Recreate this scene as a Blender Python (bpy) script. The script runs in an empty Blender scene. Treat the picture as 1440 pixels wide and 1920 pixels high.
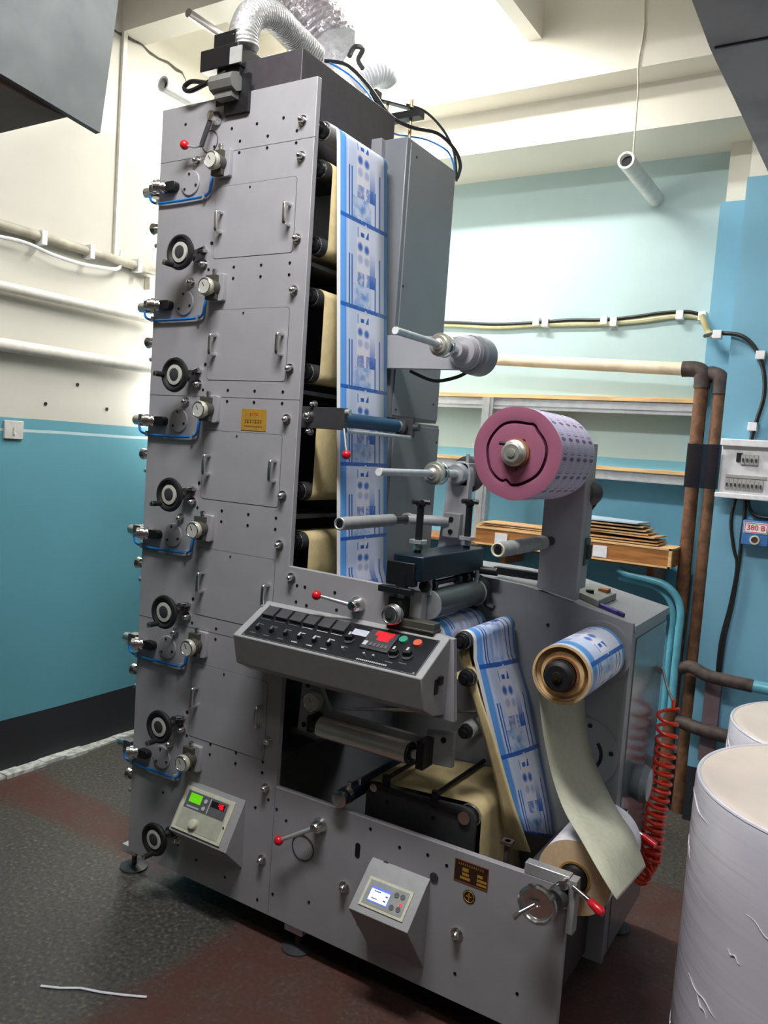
import bpy, bmesh, math, random
from mathutils import Vector, Matrix
random.seed(7)
PI = math.pi
C = bpy.context.scene.collection

# ------------------------------------------------------------------ camera
F_PX = 1510.6; W_PX, H_PX = 1440.0, 1920.0
CAM = Vector((2.151, -1.937, 1.580))
def _basis():
    f = F_PX
    a = Vector((2470.0, 292.0, -f)).normalized()      # world x seen in camera (right, down, forward)
    b = Vector((930.0, -52.0, f)); b -= a * a.dot(b); b.normalize()
    return a, b, a.cross(b)
BX, BY, BZ = _basis()
cam_d = bpy.data.cameras.new('camera'); cam = bpy.data.objects.new('camera', cam_d); C.objects.link(cam)
right = Vector((BX.x, BY.x, BZ.x)); down = Vector((BX.y, BY.y, BZ.y)); fwd = Vector((BX.z, BY.z, BZ.z))
M = Matrix.Identity(4)
for i in range(3):
    M[i][0] = right[i]; M[i][1] = -down[i]; M[i][2] = -fwd[i]; M[i][3] = CAM[i]
cam.matrix_world = M
cam_d.sensor_fit = 'VERTICAL'; cam_d.sensor_height = 36.0; cam_d.lens = F_PX / H_PX * 36.0
cam_d.clip_start = 0.05; cam_d.clip_end = 60
S = bpy.context.scene; S.camera = cam

def P(u, v, x=None, y=None, z=None):
    """the point of the real surface x=, y= or z= that pixel (u, v) of the photograph looks at"""
    d = Vector((u - 720.0, v - 960.0, F_PX)); r = right * d.x + down * d.y + fwd * d.z
    i, val = (0, x) if x is not None else ((1, y) if y is not None else (2, z))
    return CAM + r * ((val - CAM[i]) / r[i])

# ------------------------------------------------------------------ world, lights, exposure
S.view_settings.view_transform = 'Standard'; S.view_settings.look = 'None'
S.view_settings.gamma = 1.0; S.view_settings.use_curve_mapping = False
S.view_settings.exposure = 0.55
wd = bpy.data.worlds.new('world'); S.world = wd; wd.use_nodes = True
wd.node_tree.nodes['Background'].inputs[0].default_value = (0.75, 0.85, 1.0, 1)
wd.node_tree.nodes['Background'].inputs[1].default_value = 0.3

def area(name, loc, sx, sy, power, col, target=None):
    l = bpy.data.lights.new(name, 'AREA'); l.shape = 'RECTANGLE'; l.size = sx; l.size_y = sy
    l.energy = power; l.color = col
    o = bpy.data.objects.new(name, l); C.objects.link(o); o.location = loc
    d = Vector(target) - Vector(loc) if target is not None else Vector((0, 0, -1))
    o.rotation_euler = d.to_track_quat('-Z', 'Y').to_euler()
    return o
WHITE = (1.0, 0.985, 0.95); COOL = (0.98, 0.98, 1.0)
# ceiling tube over the press, tube on the left wall behind it, unseen fill lamps added over the shop
area('ceiling_lamp_light', (0.10, 1.05, 3.50), 1.2, 0.12, 42, WHITE, (0.10, 1.05, 0))
area('ceiling_lamp_uplight', (0.10, 1.05, 3.52), 1.2, 0.12, 14, WHITE, (0.10, 1.05, 9))
area('wall_lamp_light', (-0.99, 1.45, 2.02), 0.08, 1.1, 10, WHITE, (0.2, 1.45, 2.0))
area('wall_lamp_backlight', (-0.985, 1.20, 2.02), 0.06, 0.7, 30, WHITE, (-1.08, 1.20, 2.02))
area('shop_fill_light', (3.0, -1.9, 3.60), 1.2, 0.3, 8, COOL, (3.0, -1.9, 0))
area('shop_fill_light', (1.1, -0.95, 3.62), 1.2, 0.3, 58, COOL, (1.1, -0.95, 0))

# ------------------------------------------------------------------ materials
def lin(c):
    return tuple(((v / 255) / 12.92 if v / 255 <= 0.04045 else ((v / 255 + 0.055) / 1.055) ** 2.4) for v in c)
def N(nt, t, **kw):
    n = nt.nodes.new(t)
    for k, v in kw.items(): setattr(n, k, v)
    return n
def mat(name, col, rough=0.5, metal=0.0, var=0.06, scale=30.0, bump=0.0, spec=0.5, emit=0.0, alpha=1.0, coat=0.0, stretch=None, col2=None, fac=(0.4, 0.6)):
    m = bpy.data.materials.new(name); m.use_nodes = True; nt = m.node_tree; b = nt.nodes['Principled BSDF']
    c = lin(col)
    b.inputs['Roughness'].default_value = rough; b.inputs['Metallic'].default_value = metal
    b.inputs['Specular IOR Level'].default_value = spec; b.inputs['Coat Weight'].default_value = coat
    tc = N(nt, 'ShaderNodeTexCoord'); mp = N(nt, 'ShaderNodeMapping'); nt.links.new(tc.outputs['Object'], mp.inputs[0])
    if stretch: mp.inputs['Scale'].default_value = stretch
    no = N(nt, 'ShaderNodeTexNoise'); no.inputs['Scale'].default_value = scale; no.inputs['Detail'].default_value = 5
    nt.links.new(mp.outputs[0], no.inputs[0])
    r = N(nt, 'ShaderNodeValToRGB'); nt.links.new(no.outputs[0], r.inputs[0])
    c2 = lin(col2) if col2 else tuple(min(1, v * (1 + var)) for v in c)
    c1 = c if col2 else tuple(v * (1 - var) for v in c)
    r.color_ramp.elements[0].position = fac[0]; r.color_ramp.elements[1].position = fac[1]
    r.color_ramp.elements[0].color = (*c1, 1); r.color_ramp.elements[1].color = (*c2, 1)
    nt.links.new(r.outputs[0], b.inputs['Base Color'])
    if bump:
        bp = N(nt, 'ShaderNodeBump'); bp.inputs['Strength'].default_value = bump; bp.inputs['Distance'].default_value = 0.01
        nt.links.new(no.outputs[0], bp.inputs['Height']); nt.links.new(bp.outputs[0], b.inputs['Normal'])
    if emit:
        b.inputs['Emission Color'].default_value = (*c, 1); b.inputs['Emission Strength'].default_value = emit
    if alpha < 1: b.inputs['Alpha'].default_value = alpha
    return m

GREY = mat('press_grey_paint', (160, 159, 162), 0.42, var=0.03, scale=8)
CONS = mat('console_grey_paint', (156, 156, 156), 0.45, var=0.03)
BOXG = mat('base_box_grey_paint', (136, 138, 142), 0.38, var=0.04, scale=6)
CABG = mat('cabinet_grey_paint', (122, 126, 130), 0.30, var=0.03, scale=5)
ENDP = mat('glossy_grey_panel', (104, 112, 116), 0.2, var=0.05, scale=5)
DARKG = mat('dark_grey_steel', (70, 70, 72), 0.45, 0.3)
PLEN = mat('dark_sheet_steel', (72, 68, 72), 0.5, 0.2)
BLACK = mat('black_paint', (26, 26, 28), 0.4)
JOINT = mat('plate_joint_grey', (112, 112, 116), 0.5)  # grey of the seams between plate sections
RUBBER = mat('black_rubber', (20, 20, 22), 0.6)
CHROME = mat('chrome', (222, 220, 218), 0.2, 1.0)
STEEL = mat('machined_steel', (228, 224, 214), 0.30, 0.75, stretch=(40, 1, 40), scale=10)
ALU = mat('aluminium', (208, 210, 212), 0.34, 0.65)
BRUSH = mat('spun_aluminium', (222, 220, 208), 0.3, 0.75)
ROLLER = mat('grey_roller_sleeve', (150, 152, 150), 0.55)
ROLLG = mat('grey_green_die_cylinder', (92, 100, 98), 0.35, 0.4)
BLUER = mat('blue_rubber_roller', (22, 66, 96), 0.45)
NAVY = mat('dark_blue_block', (20, 34, 46), 0.35)
OLIVE = mat('dark_olive_block', (72, 72, 64), 0.5)
REDP = mat('red_plastic', (205, 26, 40), 0.3)
BLUET = mat('blue_tube', (20, 120, 205), 0.4)
CABLE = mat('black_cable', (18, 18, 20), 0.5)
IVORY = mat('ivory_plastic', (206, 204, 182), 0.4)
GAUGEB = mat('aged_ivory_body', (176, 174, 154), 0.4)
DIAL = mat('dial_face', (196, 196, 186), 0.4)
GOLD = mat('gold_plate', (206, 160, 66), 0.4, 0.35)
GOLDINK = mat('gold_plate_ink', (120, 84, 40), 0.5)
REDINK = mat('red_ink', (200, 70, 40), 0.5)
BRONZE = mat('dark_bronze_plate', (58, 40, 30), 0.4, 0.2)
LINER = mat('yellow_liner_paper', (212, 192, 142), 0.7, var=0.05, scale=40)
TAIL = mat('pale_liner_paper', (190, 190, 168), 0.65, var=0.04, scale=60)
PAPER = mat('white_paper', (225, 224, 230), 0.7)
KRAFT = mat('roll_edge_paper', (228, 196, 156), 0.8, var=0.04, scale=80)
CARD = mat('brown_core_card', (150, 96, 62), 0.8)
WOODD = mat('varnished_plywood', (158, 104, 54), 0.5, var=0.25, scale=6, stretch=(1, 6, 14))
WOODL = mat('pale_wood', (214, 178, 126), 0.6, var=0.15, scale=6, stretch=(1, 6, 14))
CARDB = mat('cardboard', (188, 150, 104), 0.8, var=0.12, scale=20)
CARDW = mat('pale_blue_card', (168, 188, 206), 0.6)
RUST = mat('rusty_pipe', (104, 70, 46), 0.75, var=0.3, scale=25, bump=0.3)
IRON = mat('dark_iron_fitting', (66, 54, 50), 0.7, var=0.3, scale=25, bump=0.3)
CREAMP = mat('cream_painted_pipe', (222, 206, 178), 0.4, var=0.08, scale=12)
TEALP = mat('teal_painted_pipe', (96, 168, 186), 0.35, var=0.1, scale=14)
PLASTICW = mat('white_plastic', (232, 232, 234), 0.4)
MIDG = mat('breaker_grey', (170, 170, 166), 0.4)
SMOKE = mat('smoked_door_plastic', (28, 34, 44), 0.15, alpha=0.74)
OUTB = mat('blue_outlet_box', (62, 116, 176), 0.4)
GALV = mat('galvanised_sheet', (140, 144, 143), 0.5, 0.1, var=0.12, scale=7)
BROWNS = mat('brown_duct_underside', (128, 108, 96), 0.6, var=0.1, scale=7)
FLEX = mat('flexible_aluminium_duct', (196, 196, 194), 0.45, 0.5, bump=0.6, scale=60)
FOIL = mat('crinkled_foil_duct', (192, 186, 190), 0.4, 0.45, bump=1.0, scale=34)
WFLEX = mat('white_corrugated_duct', (226, 228, 232), 0.5)
HOSE = mat('orange_red_air_hose', (222, 58, 28), 0.35)
PURPLE = mat('purple_plastic', (64, 50, 130), 0.35)
GREENG = mat('green_grey_plastic', (140, 144, 136), 0.5)
BRASS = mat('brass_rod', (196, 170, 120), 0.35, 0.6)
KEYS = mat('dark_grey_key', (62, 62, 66), 0.6)
CPAN = mat('black_console_face', (30, 32, 36), 0.25)
PRINTW = mat('white_lettering', (190, 190, 190), 0.5)
GREENL = mat('green_lcd', (96, 190, 20), 0.4, emit=0.45)
REDL = mat('red_led_segments', (255, 16, 30), 0.4, emit=0.9)
BLUEL = mat('white_blue_screen', (205, 218, 255), 0.4, emit=0.9)
BLUED = mat('blue_screen_edge', (90, 110, 190), 0.4, emit=0.5)
GREENB = mat('green_button', (60, 150, 120), 0.4)
ORANGEB = mat('orange_button', (215, 96, 70), 0.4)
GREYD = mat('grey_display_frame', (96, 96, 100), 0.4)
LAMPM = mat('lit_tube', (255, 250, 240), 0.4, emit=6.0)
HOLE = mat('dark_screw', (30, 30, 34), 0.5, 0.3)

def wall_mat(name, bands, crack=False, rough=0.6, dirt=0.10):
    """paint in horizontal bands: bands = [(z_top, colour), ...] from the floor up"""
    m = bpy.data.materials.new(name); m.use_nodes = True; nt = m.node_tree; b = nt.nodes['Principled BSDF']
    b.inputs['Roughness'].default_value = rough
    g = N(nt, 'ShaderNodeNewGeometry'); sp = N(nt, 'ShaderNodeSeparateXYZ'); nt.links.new(g.outputs['Position'], sp.inputs[0])
    no = N(nt, 'ShaderNodeTexNoise'); no.inputs['Scale'].default_value = 3.0; no.inputs['Detail'].default_value = 8
    nt.links.new(g.outputs['Position'], no.inputs[0])
    zz = N(nt, 'ShaderNodeMath', operation='MULTIPLY_ADD'); nt.links.new(no.outputs[0], zz.inputs[0]); zz.inputs[1].default_value = 0.012
    nt.links.new(sp.outputs[2], zz.inputs[2])
    prev = None
    for zt, c in bands:
        rgb = N(nt, 'ShaderNodeRGB'); rgb.outputs[0].default_value = (*lin(c), 1)
        if prev is None: prev = rgb.outputs[0]
        else:
            gt = N(nt, 'ShaderNodeMath', operation='GREATER_THAN'); nt.links.new(zz.outputs[0], gt.inputs[0]); gt.inputs[1].default_value = last
            mx = N(nt, 'ShaderNodeMix', data_type='RGBA'); nt.links.new(gt.outputs[0], mx.inputs[0]); nt.links.new(prev, mx.inputs[6]); nt.links.new(rgb.outputs[0], mx.inputs[7])
            prev = mx.outputs[2]
        last = zt + 0.006
    n2 = N(nt, 'ShaderNodeTexNoise'); n2.inputs['Scale'].default_value = 1.6; n2.inputs['Detail'].default_value = 10; n2.inputs['Roughness'].default_value = 0.65
    nt.links.new(g.outputs['Position'], n2.inputs[0])
    mr = N(nt, 'ShaderNodeMapRange'); nt.links.new(n2.outputs[0], mr.inputs[0]); mr.inputs[1].default_value = 0.3; mr.inputs[2].default_value = 0.7
    mr.inputs[3].default_value = 1 - dirt; mr.inputs[4].default_value = 1.0
    mm = N(nt, 'ShaderNodeVectorMath', operation='SCALE'); nt.links.new(prev, mm.inputs[0]); nt.links.new(mr.outputs[0], mm.inputs['Scale'])
    # chips in the paint
    n3 = N(nt, 'ShaderNodeTexNoise'); n3.inputs['Scale'].default_value = 9.0; n3.inputs['Detail'].default_value = 3
    nt.links.new(g.outputs['Position'], n3.inputs[0])
    g3 = N(nt, 'ShaderNodeMath', operation='GREATER_THAN'); nt.links.new(n3.outputs[0], g3.inputs[0]); g3.inputs[1].default_value = 0.765
    m3 = N(nt, 'ShaderNodeMix', data_type='RGBA'); nt.links.new(g3.outputs[0], m3.inputs[0]); nt.links.new(mm.outputs[0], m3.inputs[6]); m3.inputs[7].default_value = (*lin((176, 190, 196)), 1)
    nt.links.new(m3.outputs[2], b.inputs['Base Color'])
    bp = N(nt, 'ShaderNodeBump'); bp.inputs['Strength'].default_value = 0.15; bp.inputs['Distance'].default_value = 0.02
    nt.links.new(n2.outputs[0], bp.inputs['Height']); nt.links.new(bp.outputs[0], b.inputs['Normal'])
    return m
CREAM = (196, 193, 181); TEAL = (88, 148, 162)
WALL_L = wall_mat('left_wall_paint', [(0.25, (34, 34, 38)), (1.545, TEAL), (1.558, (176, 196, 200)), (1.605, TEAL), (9, CREAM)])
WALL_B = wall_mat('back_wall_paint', [(0.25, (34, 36, 40)), (1.62, (112, 178, 204)), (3.06, (178, 202, 202)), (9, (216, 212, 200))])
PILM = wall_mat('pillar_blue_paint', [(0.25, (34, 36, 40)), (9, (116, 172, 196))])
CREAMM = wall_mat('cream_plaster', [(9, (226, 222, 208))], dirt=0.05)
CEILM = wall_mat('ceiling_plaster', [(9, (232, 230, 220))], dirt=0.04)
OTHERW = wall_mat('shop_wall_paint', [(1.605, (58, 88, 96)), (9, (150, 148, 140))])

def floor_mat():
    m = bpy.data.materials.new('painted_concrete_floor'); m.use_nodes = True; nt = m.node_tree; b = nt.nodes['Principled BSDF']
    g = N(nt, 'ShaderNodeNewGeometry'); L = nt.links.new
    n1 = N(nt, 'ShaderNodeTexNoise'); n1.inputs['Scale'].default_value = 70; n1.inputs['Detail'].default_value = 4; L(g.outputs['Position'], n1.inputs[0])
    r1 = N(nt, 'ShaderNodeValToRGB'); L(n1.outputs[0], r1.inputs[0]); e = r1.color_ramp.elements
    e[0].position = 0.35; e[0].color = (*lin((56, 52, 48)), 1); e[1].position = 0.6; e[1].color = (*lin((80, 77, 71)), 1)
    v = e_ = r1.color_ramp.elements.new(0.74); v.color = (*lin((118, 116, 102)), 1)
    sp = N(nt, 'ShaderNodeSeparateXYZ'); L(g.outputs['Position'], sp.inputs[0])
    n2 = N(nt, 'ShaderNodeTexNoise'); n2.inputs['Scale'].default_value = 2.2; n2.inputs['Detail'].default_value = 6; L(g.outputs['Position'], n2.inputs[0])
    # worn red paint: a broad field towards the front right, a band by the left end of the press
    def band(a, bb, c0, w):       # |a*x + b*y - c| < w, soft and worn
        m1 = N(nt, 'ShaderNodeMath', operation='MULTIPLY'); L(sp.outputs[0], m1.inputs[0]); m1.inputs[1].default_value = a
        m2 = N(nt, 'ShaderNodeMath', operation='MULTIPLY_ADD'); L(sp.outputs[1], m2.inputs[0]); m2.inputs[1].default_value = bb; L(m1.outputs[0], m2.inputs[2])
        m3 = N(nt, 'ShaderNodeMath', operation='SUBTRACT'); L(m2.outputs[0], m3.inputs[0]); m3.inputs[1].default_value = c0
        m4 = N(nt, 'ShaderNodeMath', operation='ABSOLUTE'); L(m3.outputs[0], m4.inputs[0])
        m5 = N(nt, 'ShaderNodeMath', operation='MULTIPLY_ADD'); L(n2.outputs[0], m5.inputs[0]); m5.inputs[1].default_value = 0.16; L(m4.outputs[0], m5.inputs[2])
        mr = N(nt, 'ShaderNodeMapRange'); L(m5.outputs[0], mr.inputs[0]); mr.inputs[1].default_value = w + 0.11; mr.inputs[2].default_value = w + 0.05; mr.inputs[3].default_value = 0; mr.inputs[4].default_value = 1
        return mr.outputs[0]
    c1 = band(0.0, 1.0, 0.20, 0.13); c2 = band(1.0, -0.05, 2.35, 1.85)
    # second field only in front of the press
    lt = N(nt, 'ShaderNodeMath', operation='LESS_THAN'); L(sp.outputs[1], lt.inputs[0]); lt.inputs[1].default_value = 1.2
    c2m = N(nt, 'ShaderNodeMath', operation='MULTIPLY'); L(c2, c2m.inputs[0]); L(lt.outputs[0], c2m.inputs[1])
    lx = N(nt, 'ShaderNodeMath', operation='LESS_THAN'); L(sp.outputs[0], lx.inputs[0]); lx.inputs[1].default_value = 0.1
    c1m = N(nt, 'ShaderNodeMath', operation='MULTIPLY'); L(c1, c1m.inputs[0]); L(lx.outputs[0], c1m.inputs[1])
    mxm = N(nt, 'ShaderNodeMath', operation='MAXIMUM'); L(c2m.outputs[0], mxm.inputs[0]); L(c1m.outputs[0], mxm.inputs[1])
    n4 = N(nt, 'ShaderNodeTexNoise'); n4.inputs['Scale'].default_value = 9; n4.inputs['Detail'].default_value = 8; L(g.outputs['Position'], n4.inputs[0])
    mr4 = N(nt, 'ShaderNodeMapRange'); L(n4.outputs[0], mr4.inputs[0]); mr4.inputs[1].default_value = 0.3; mr4.inputs[2].default_value = 0.7; mr4.inputs[3].default_value = 0.45; mr4.inputs[4].default_value = 0.95
    fm = N(nt, 'ShaderNodeMath', operation='MULTIPLY'); L(mxm.outputs[0], fm.inputs[0]); L(mr4.outputs[0], fm.inputs[1])
    mx = N(nt, 'ShaderNodeMix', data_type='RGBA'); L(fm.outputs[0], mx.inputs[0]); L(r1.outputs[0], mx.inputs[6]); mx.inputs[7].default_value = (*lin((84, 48, 40)), 1)
    L(mx.outputs[2], b.inputs['Base Color']); b.inputs['Roughness'].default_value = 0.55
    bp = N(nt, 'ShaderNodeBump'); bp.inputs['Strength'].default_value = 0.2; bp.inputs['Distance'].default_value = 0.004; L(n1.outputs[0], bp.inputs['Height']); L(bp.outputs[0], b.inputs['Normal'])
    return m
FLOORM = floor_mat()

class Mask:
    """printed shapes on the label stock, in UV: u across the web 0..1, v along it, one repeat per unit"""
    def __init__(s, name, base, rough=0.5):
        s.m = bpy.data.materials.new(name); s.m.use_nodes = True; s.nt = s.m.node_tree; s.b = s.nt.nodes['Principled BSDF']
        s.b.inputs['Roughness'].default_value = rough
        tc = N(s.nt, 'ShaderNodeTexCoord'); sp = N(s.nt, 'ShaderNodeSeparateXYZ'); s.nt.links.new(tc.outputs['UV'], sp.inputs[0])
        s.u = sp.outputs[0]; fr = N(s.nt, 'ShaderNodeMath', operation='FRACT'); s.nt.links.new(sp.outputs[1], fr.inputs[0]); s.v = fr.outputs[0]
        s.uv = tc.outputs['UV']
        r = N(s.nt, 'ShaderNodeRGB'); r.outputs[0].default_value = (*lin(base), 1); s.c = r.outputs[0]
    def op(s, o, a, b=0.0, c=0.0):
        n = N(s.nt, 'ShaderNodeMath', operation=o)
        for i, q in enumerate((a, b, c)):
            if isinstance(q, (int, float)): n.inputs[i].default_value = q
            else: s.nt.links.new(q, n.inputs[i])
        return n.outputs[0]
    def rect(s, u0, u1, v0, v1):
        a = s.op('COMPARE', s.u, (u0 + u1) / 2, (u1 - u0) / 2)
        if v0 <= 0 and v1 >= 1: return a
        return s.op('MULTIPLY', a, s.op('COMPARE', s.v, (v0 + v1) / 2, (v1 - v0) / 2))
    def disc(s, u0, v0, ru, rv, soft=True):
        a = s.op('MULTIPLY', s.op('SUBTRACT', s.u, u0), 1 / ru); b = s.op('MULTIPLY', s.op('SUBTRACT', s.v, v0), 1 / rv)
        d = s.op('ADD', s.op('MULTIPLY', a, a), s.op('MULTIPLY', b, b))
        mr = N(s.nt, 'ShaderNodeMapRange'); s.nt.links.new(d, mr.inputs[0]); mr.inputs[1].default_value = 0.2 if soft else 0.9; mr.inputs[2].default_value = 1.1 if soft else 1.0
        mr.inputs[3].default_value = 1; mr.inputs[4].default_value = 0
        return mr.outputs[0]
    def ramp_v(s, v0, v1):
        mr = N(s.nt, 'ShaderNodeMapRange'); s.nt.links.new(s.v, mr.inputs[0]); mr.inputs[1].default_value = v0; mr.inputs[2].default_value = v1
        return mr.outputs[0]
    def noise(s, sc, lo=0.4, hi=0.6):
        n = N(s.nt, 'ShaderNodeTexNoise'); n.inputs['Scale'].default_value = sc; n.inputs['Detail'].default_value = 3; s.nt.links.new(s.uv, n.inputs[0])
        mr = N(s.nt, 'ShaderNodeMapRange'); s.nt.links.new(n.outputs[0], mr.inputs[0]); mr.inputs[1].default_value = lo; mr.inputs[2].default_value = hi
        return mr.outputs[0]
    def put(s, mask, col, f=1.0):
        mx = N(s.nt, 'ShaderNodeMix', data_type='RGBA'); s.nt.links.new(s.op('MULTIPLY', mask, f), mx.inputs[0]); s.nt.links.new(s.c, mx.inputs[6])
        mx.inputs[7].default_value = (*lin(col), 1); s.c = mx.outputs[2]
    def done(s):
        s.nt.links.new(s.c, s.b.inputs['Base Color']); return s.m
def print_mat():
    k = Mask('printed_label_stock', (204, 215, 238), 0.38)
    DB = (30, 100, 190); MB_ = (92, 154, 220); WH = (228, 228, 238)
    k.put(k.rect(0.06, 0.17, 0, 1), MB_); k.put(k.rect(0.93, 1.0, 0, 1), MB_); k.put(k.rect(0.62, 0.92, 0.05, 1), WH, 0.5)
    k.put(k.rect(0.17, 0.19, 0, 1), DB, 0.3)
    k.put(k.rect(0.37, 0.63, 0.30, 0.97), WH)
    k.put(k.op('MULTIPLY', k.rect(0.30, 0.66, 0.04, 0.30), k.noise(9, 0.42, 0.62)), MB_, 0.7)
    k.put(k.op('MULTIPLY', k.rect(0.63, 0.74, 0.30, 0.72), k.ramp_v(0.72, 0.34)), DB, 0.95)
    k.put(k.rect(0.215, 0.240, 0.04, 0.62), DB); k.put(k.rect(0.268, 0.290, 0.04, 0.62), DB)
    k.put(k.rect(0.732, 0.755, 0.04, 0.45), DB); k.put(k.rect(0.825, 0.850, 0.04, 0.68), DB)
    k.put(k.rect(0.45, 0.52, 0.86, 0.91), DB); k.put(k.rect(0.385, 0.405, 0.84, 0.96), MB_)
    tri = k.op('LESS_THAN', k.op('ADD', k.op('MULTIPLY', k.op('ABSOLUTE', k.op('SUBTRACT', k.u, 0.60)), 1.0), k.op('MULTIPLY', k.op('SUBTRACT', k.v, 0.855), 0.55)), 0.052)
    k.put(k.op('MULTIPLY', k.rect(0.55, 0.61, 0.855, 0.95), tri), DB)
    for u_, v_, f_ in ((0.44, 0.74, 1), (0.57, 0.73, 1), (0.44, 0.60, 0.45), (0.57, 0.59, 0.45)): k.put(k.disc(u_, v_, 0.060, 0.062), DB, f_ * 0.95)
    k.put(k.op('MULTIPLY', k.rect(0.38, 0.52, 0.30, 0.45), k.noise(14, 0.3, 0.55)), DB, 0.75); k.put(k.op('MULTIPLY', k.rect(0.56, 0.70, 0.30, 0.45), k.noise(17, 0.3, 0.55)), DB, 0.75)
    k.put(k.disc(0.50, 0.17, 0.06, 0.05), DB, 0.5)
    k.put(k.op('MULTIPLY', k.rect(0.06, 1.0, 0.0, 0.050), k.noise(40, 0.15, 0.42)), (26, 92, 180), 0.97)
    k.put(k.rect(0.53, 0.57, 0.0, 0.018), WH, 0.8)
    k.put(k.rect(-0.1, 0.055, 0, 1), (222, 220, 218))
    return k.done()
PRINT = print_mat()
def pink_side():
    k = Mask('mauve_printed_roll_face', (198, 190, 214), 0.5)
    fu = k.op('FRACT', k.op('MULTIPLY', k.u, 5.0)); fv = k.v
    def blob(v0, ru, rv, hollow):
        a = k.op('MULTIPLY', k.op('SUBTRACT', fu, 0.5), 1 / ru); b = k.op('MULTIPLY', k.op('SUBTRACT', fv, v0), 1 / rv)
        d = k.op('ADD', k.op('MULTIPLY', a, a), k.op('MULTIPLY', b, b))
        return k.op('COMPARE', d, 0.82, 0.2) if hollow else k.op('LESS_THAN', d, 1.0)
    INK = (112, 72, 112)
    k.put(blob(0.88, 0.30, 0.11, False), INK, 0.9); k.put(blob(0.66, 0.24, 0.085, True), INK, 0.5)
    k.put(blob(0.42, 0.24, 0.085, True), INK, 0.5); k.put(blob(0.17, 0.26, 0.085, True), INK, 0.8)
    k.put(k.op('MULTIPLY', blob(0.17, 0.24, 0.08, False), k.op('LESS_THAN', fv, 0.15)), INK, 0.85)
    return k.done()
PINKS = pink_side()
def pink_face():
    m = bpy.data.materials.new('mauve_roll_edge'); m.use_nodes = True; nt = m.node_tree; b = nt.nodes['Principled BSDF']; L = nt.links.new
    b.inputs['Roughness'].default_value = 0.7
    g = N(nt, 'ShaderNodeTexCoord'); sp = N(nt, 'ShaderNodeSeparateXYZ'); L(g.outputs['Object'], sp.inputs[0])
    cb = N(nt, 'ShaderNodeCombineXYZ'); L(sp.outputs[0], cb.inputs[0]); L(sp.outputs[2], cb.inputs[1])
    ln = N(nt, 'ShaderNodeVectorMath', operation='LENGTH'); L(cb.outputs[0], ln.inputs[0])
    no = N(nt, 'ShaderNodeTexNoise'); no.inputs['Scale'].default_value = 900; no.noise_dimensions = '1D'; L(ln.outputs['Value'], no.inputs['W'])
    r = N(nt, 'ShaderNodeValToRGB'); L(no.outputs[0], r.inputs[0]); r.color_ramp.elements[0].position = 0.3; r.color_ramp.elements[1].position = 0.7
    r.color_ramp.elements[0].color = (*lin((140, 74, 100)), 1); r.color_ramp.elements[1].color = (*lin((168, 100, 124)), 1)
    L(r.outputs[0], b.inputs['Base Color']); return m
PINKF = pink_face()
PINKD = mat('dark_mauve_groove', (96, 42, 66), 0.7)
def wrap_mat():
    m = mat('stretch_wrapped_paper', (222, 218, 228), 0.45, var=0.03, scale=3, coat=0.8, stretch=(1, 1, 3)); nt = m.node_tree; b = nt.nodes['Principled BSDF']
    tc = N(nt, 'ShaderNodeTexCoord'); mp = N(nt, 'ShaderNodeMapping'); mp.inputs['Rotation'].default_value = (0.5, 0.3, 0); mp.inputs['Scale'].default_value = (1.5, 1.5, 16)
    no = N(nt, 'ShaderNodeTexNoise'); no.inputs['Scale'].default_value = 1.6; no.inputs['Detail'].default_value = 3; no.inputs['Distortion'].default_value = 0.4
    bp = N(nt, 'ShaderNodeBump'); bp.inputs['Strength'].default_value = 0.9; bp.inputs['Distance'].default_value = 0.012; b.inputs['Coat Roughness'].default_value = 0.12
    nt.links.new(tc.outputs['Object'], mp.inputs[0]); nt.links.new(mp.outputs[0], no.inputs[0]); nt.links.new(no.outputs[0], bp.inputs['Height']); nt.links.new(bp.outputs[0], b.inputs['Coat Normal'])
    b2 = N(nt, 'ShaderNodeBump'); b2.inputs['Strength'].default_value = 0.10; b2.inputs['Distance'].default_value = 0.006; nt.links.new(no.outputs[0], b2.inputs['Height']); nt.links.new(b2.outputs[0], b.inputs['Normal'])
    return m
WRAP = wrap_mat()
WRAPG = mat('glossy_film_fold', (226, 224, 232), 0.12, coat=1.0)
WRAPT = mat('wrapped_roll_top', (226, 212, 198), 0.4, var=0.05, scale=4, coat=0.3)

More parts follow.
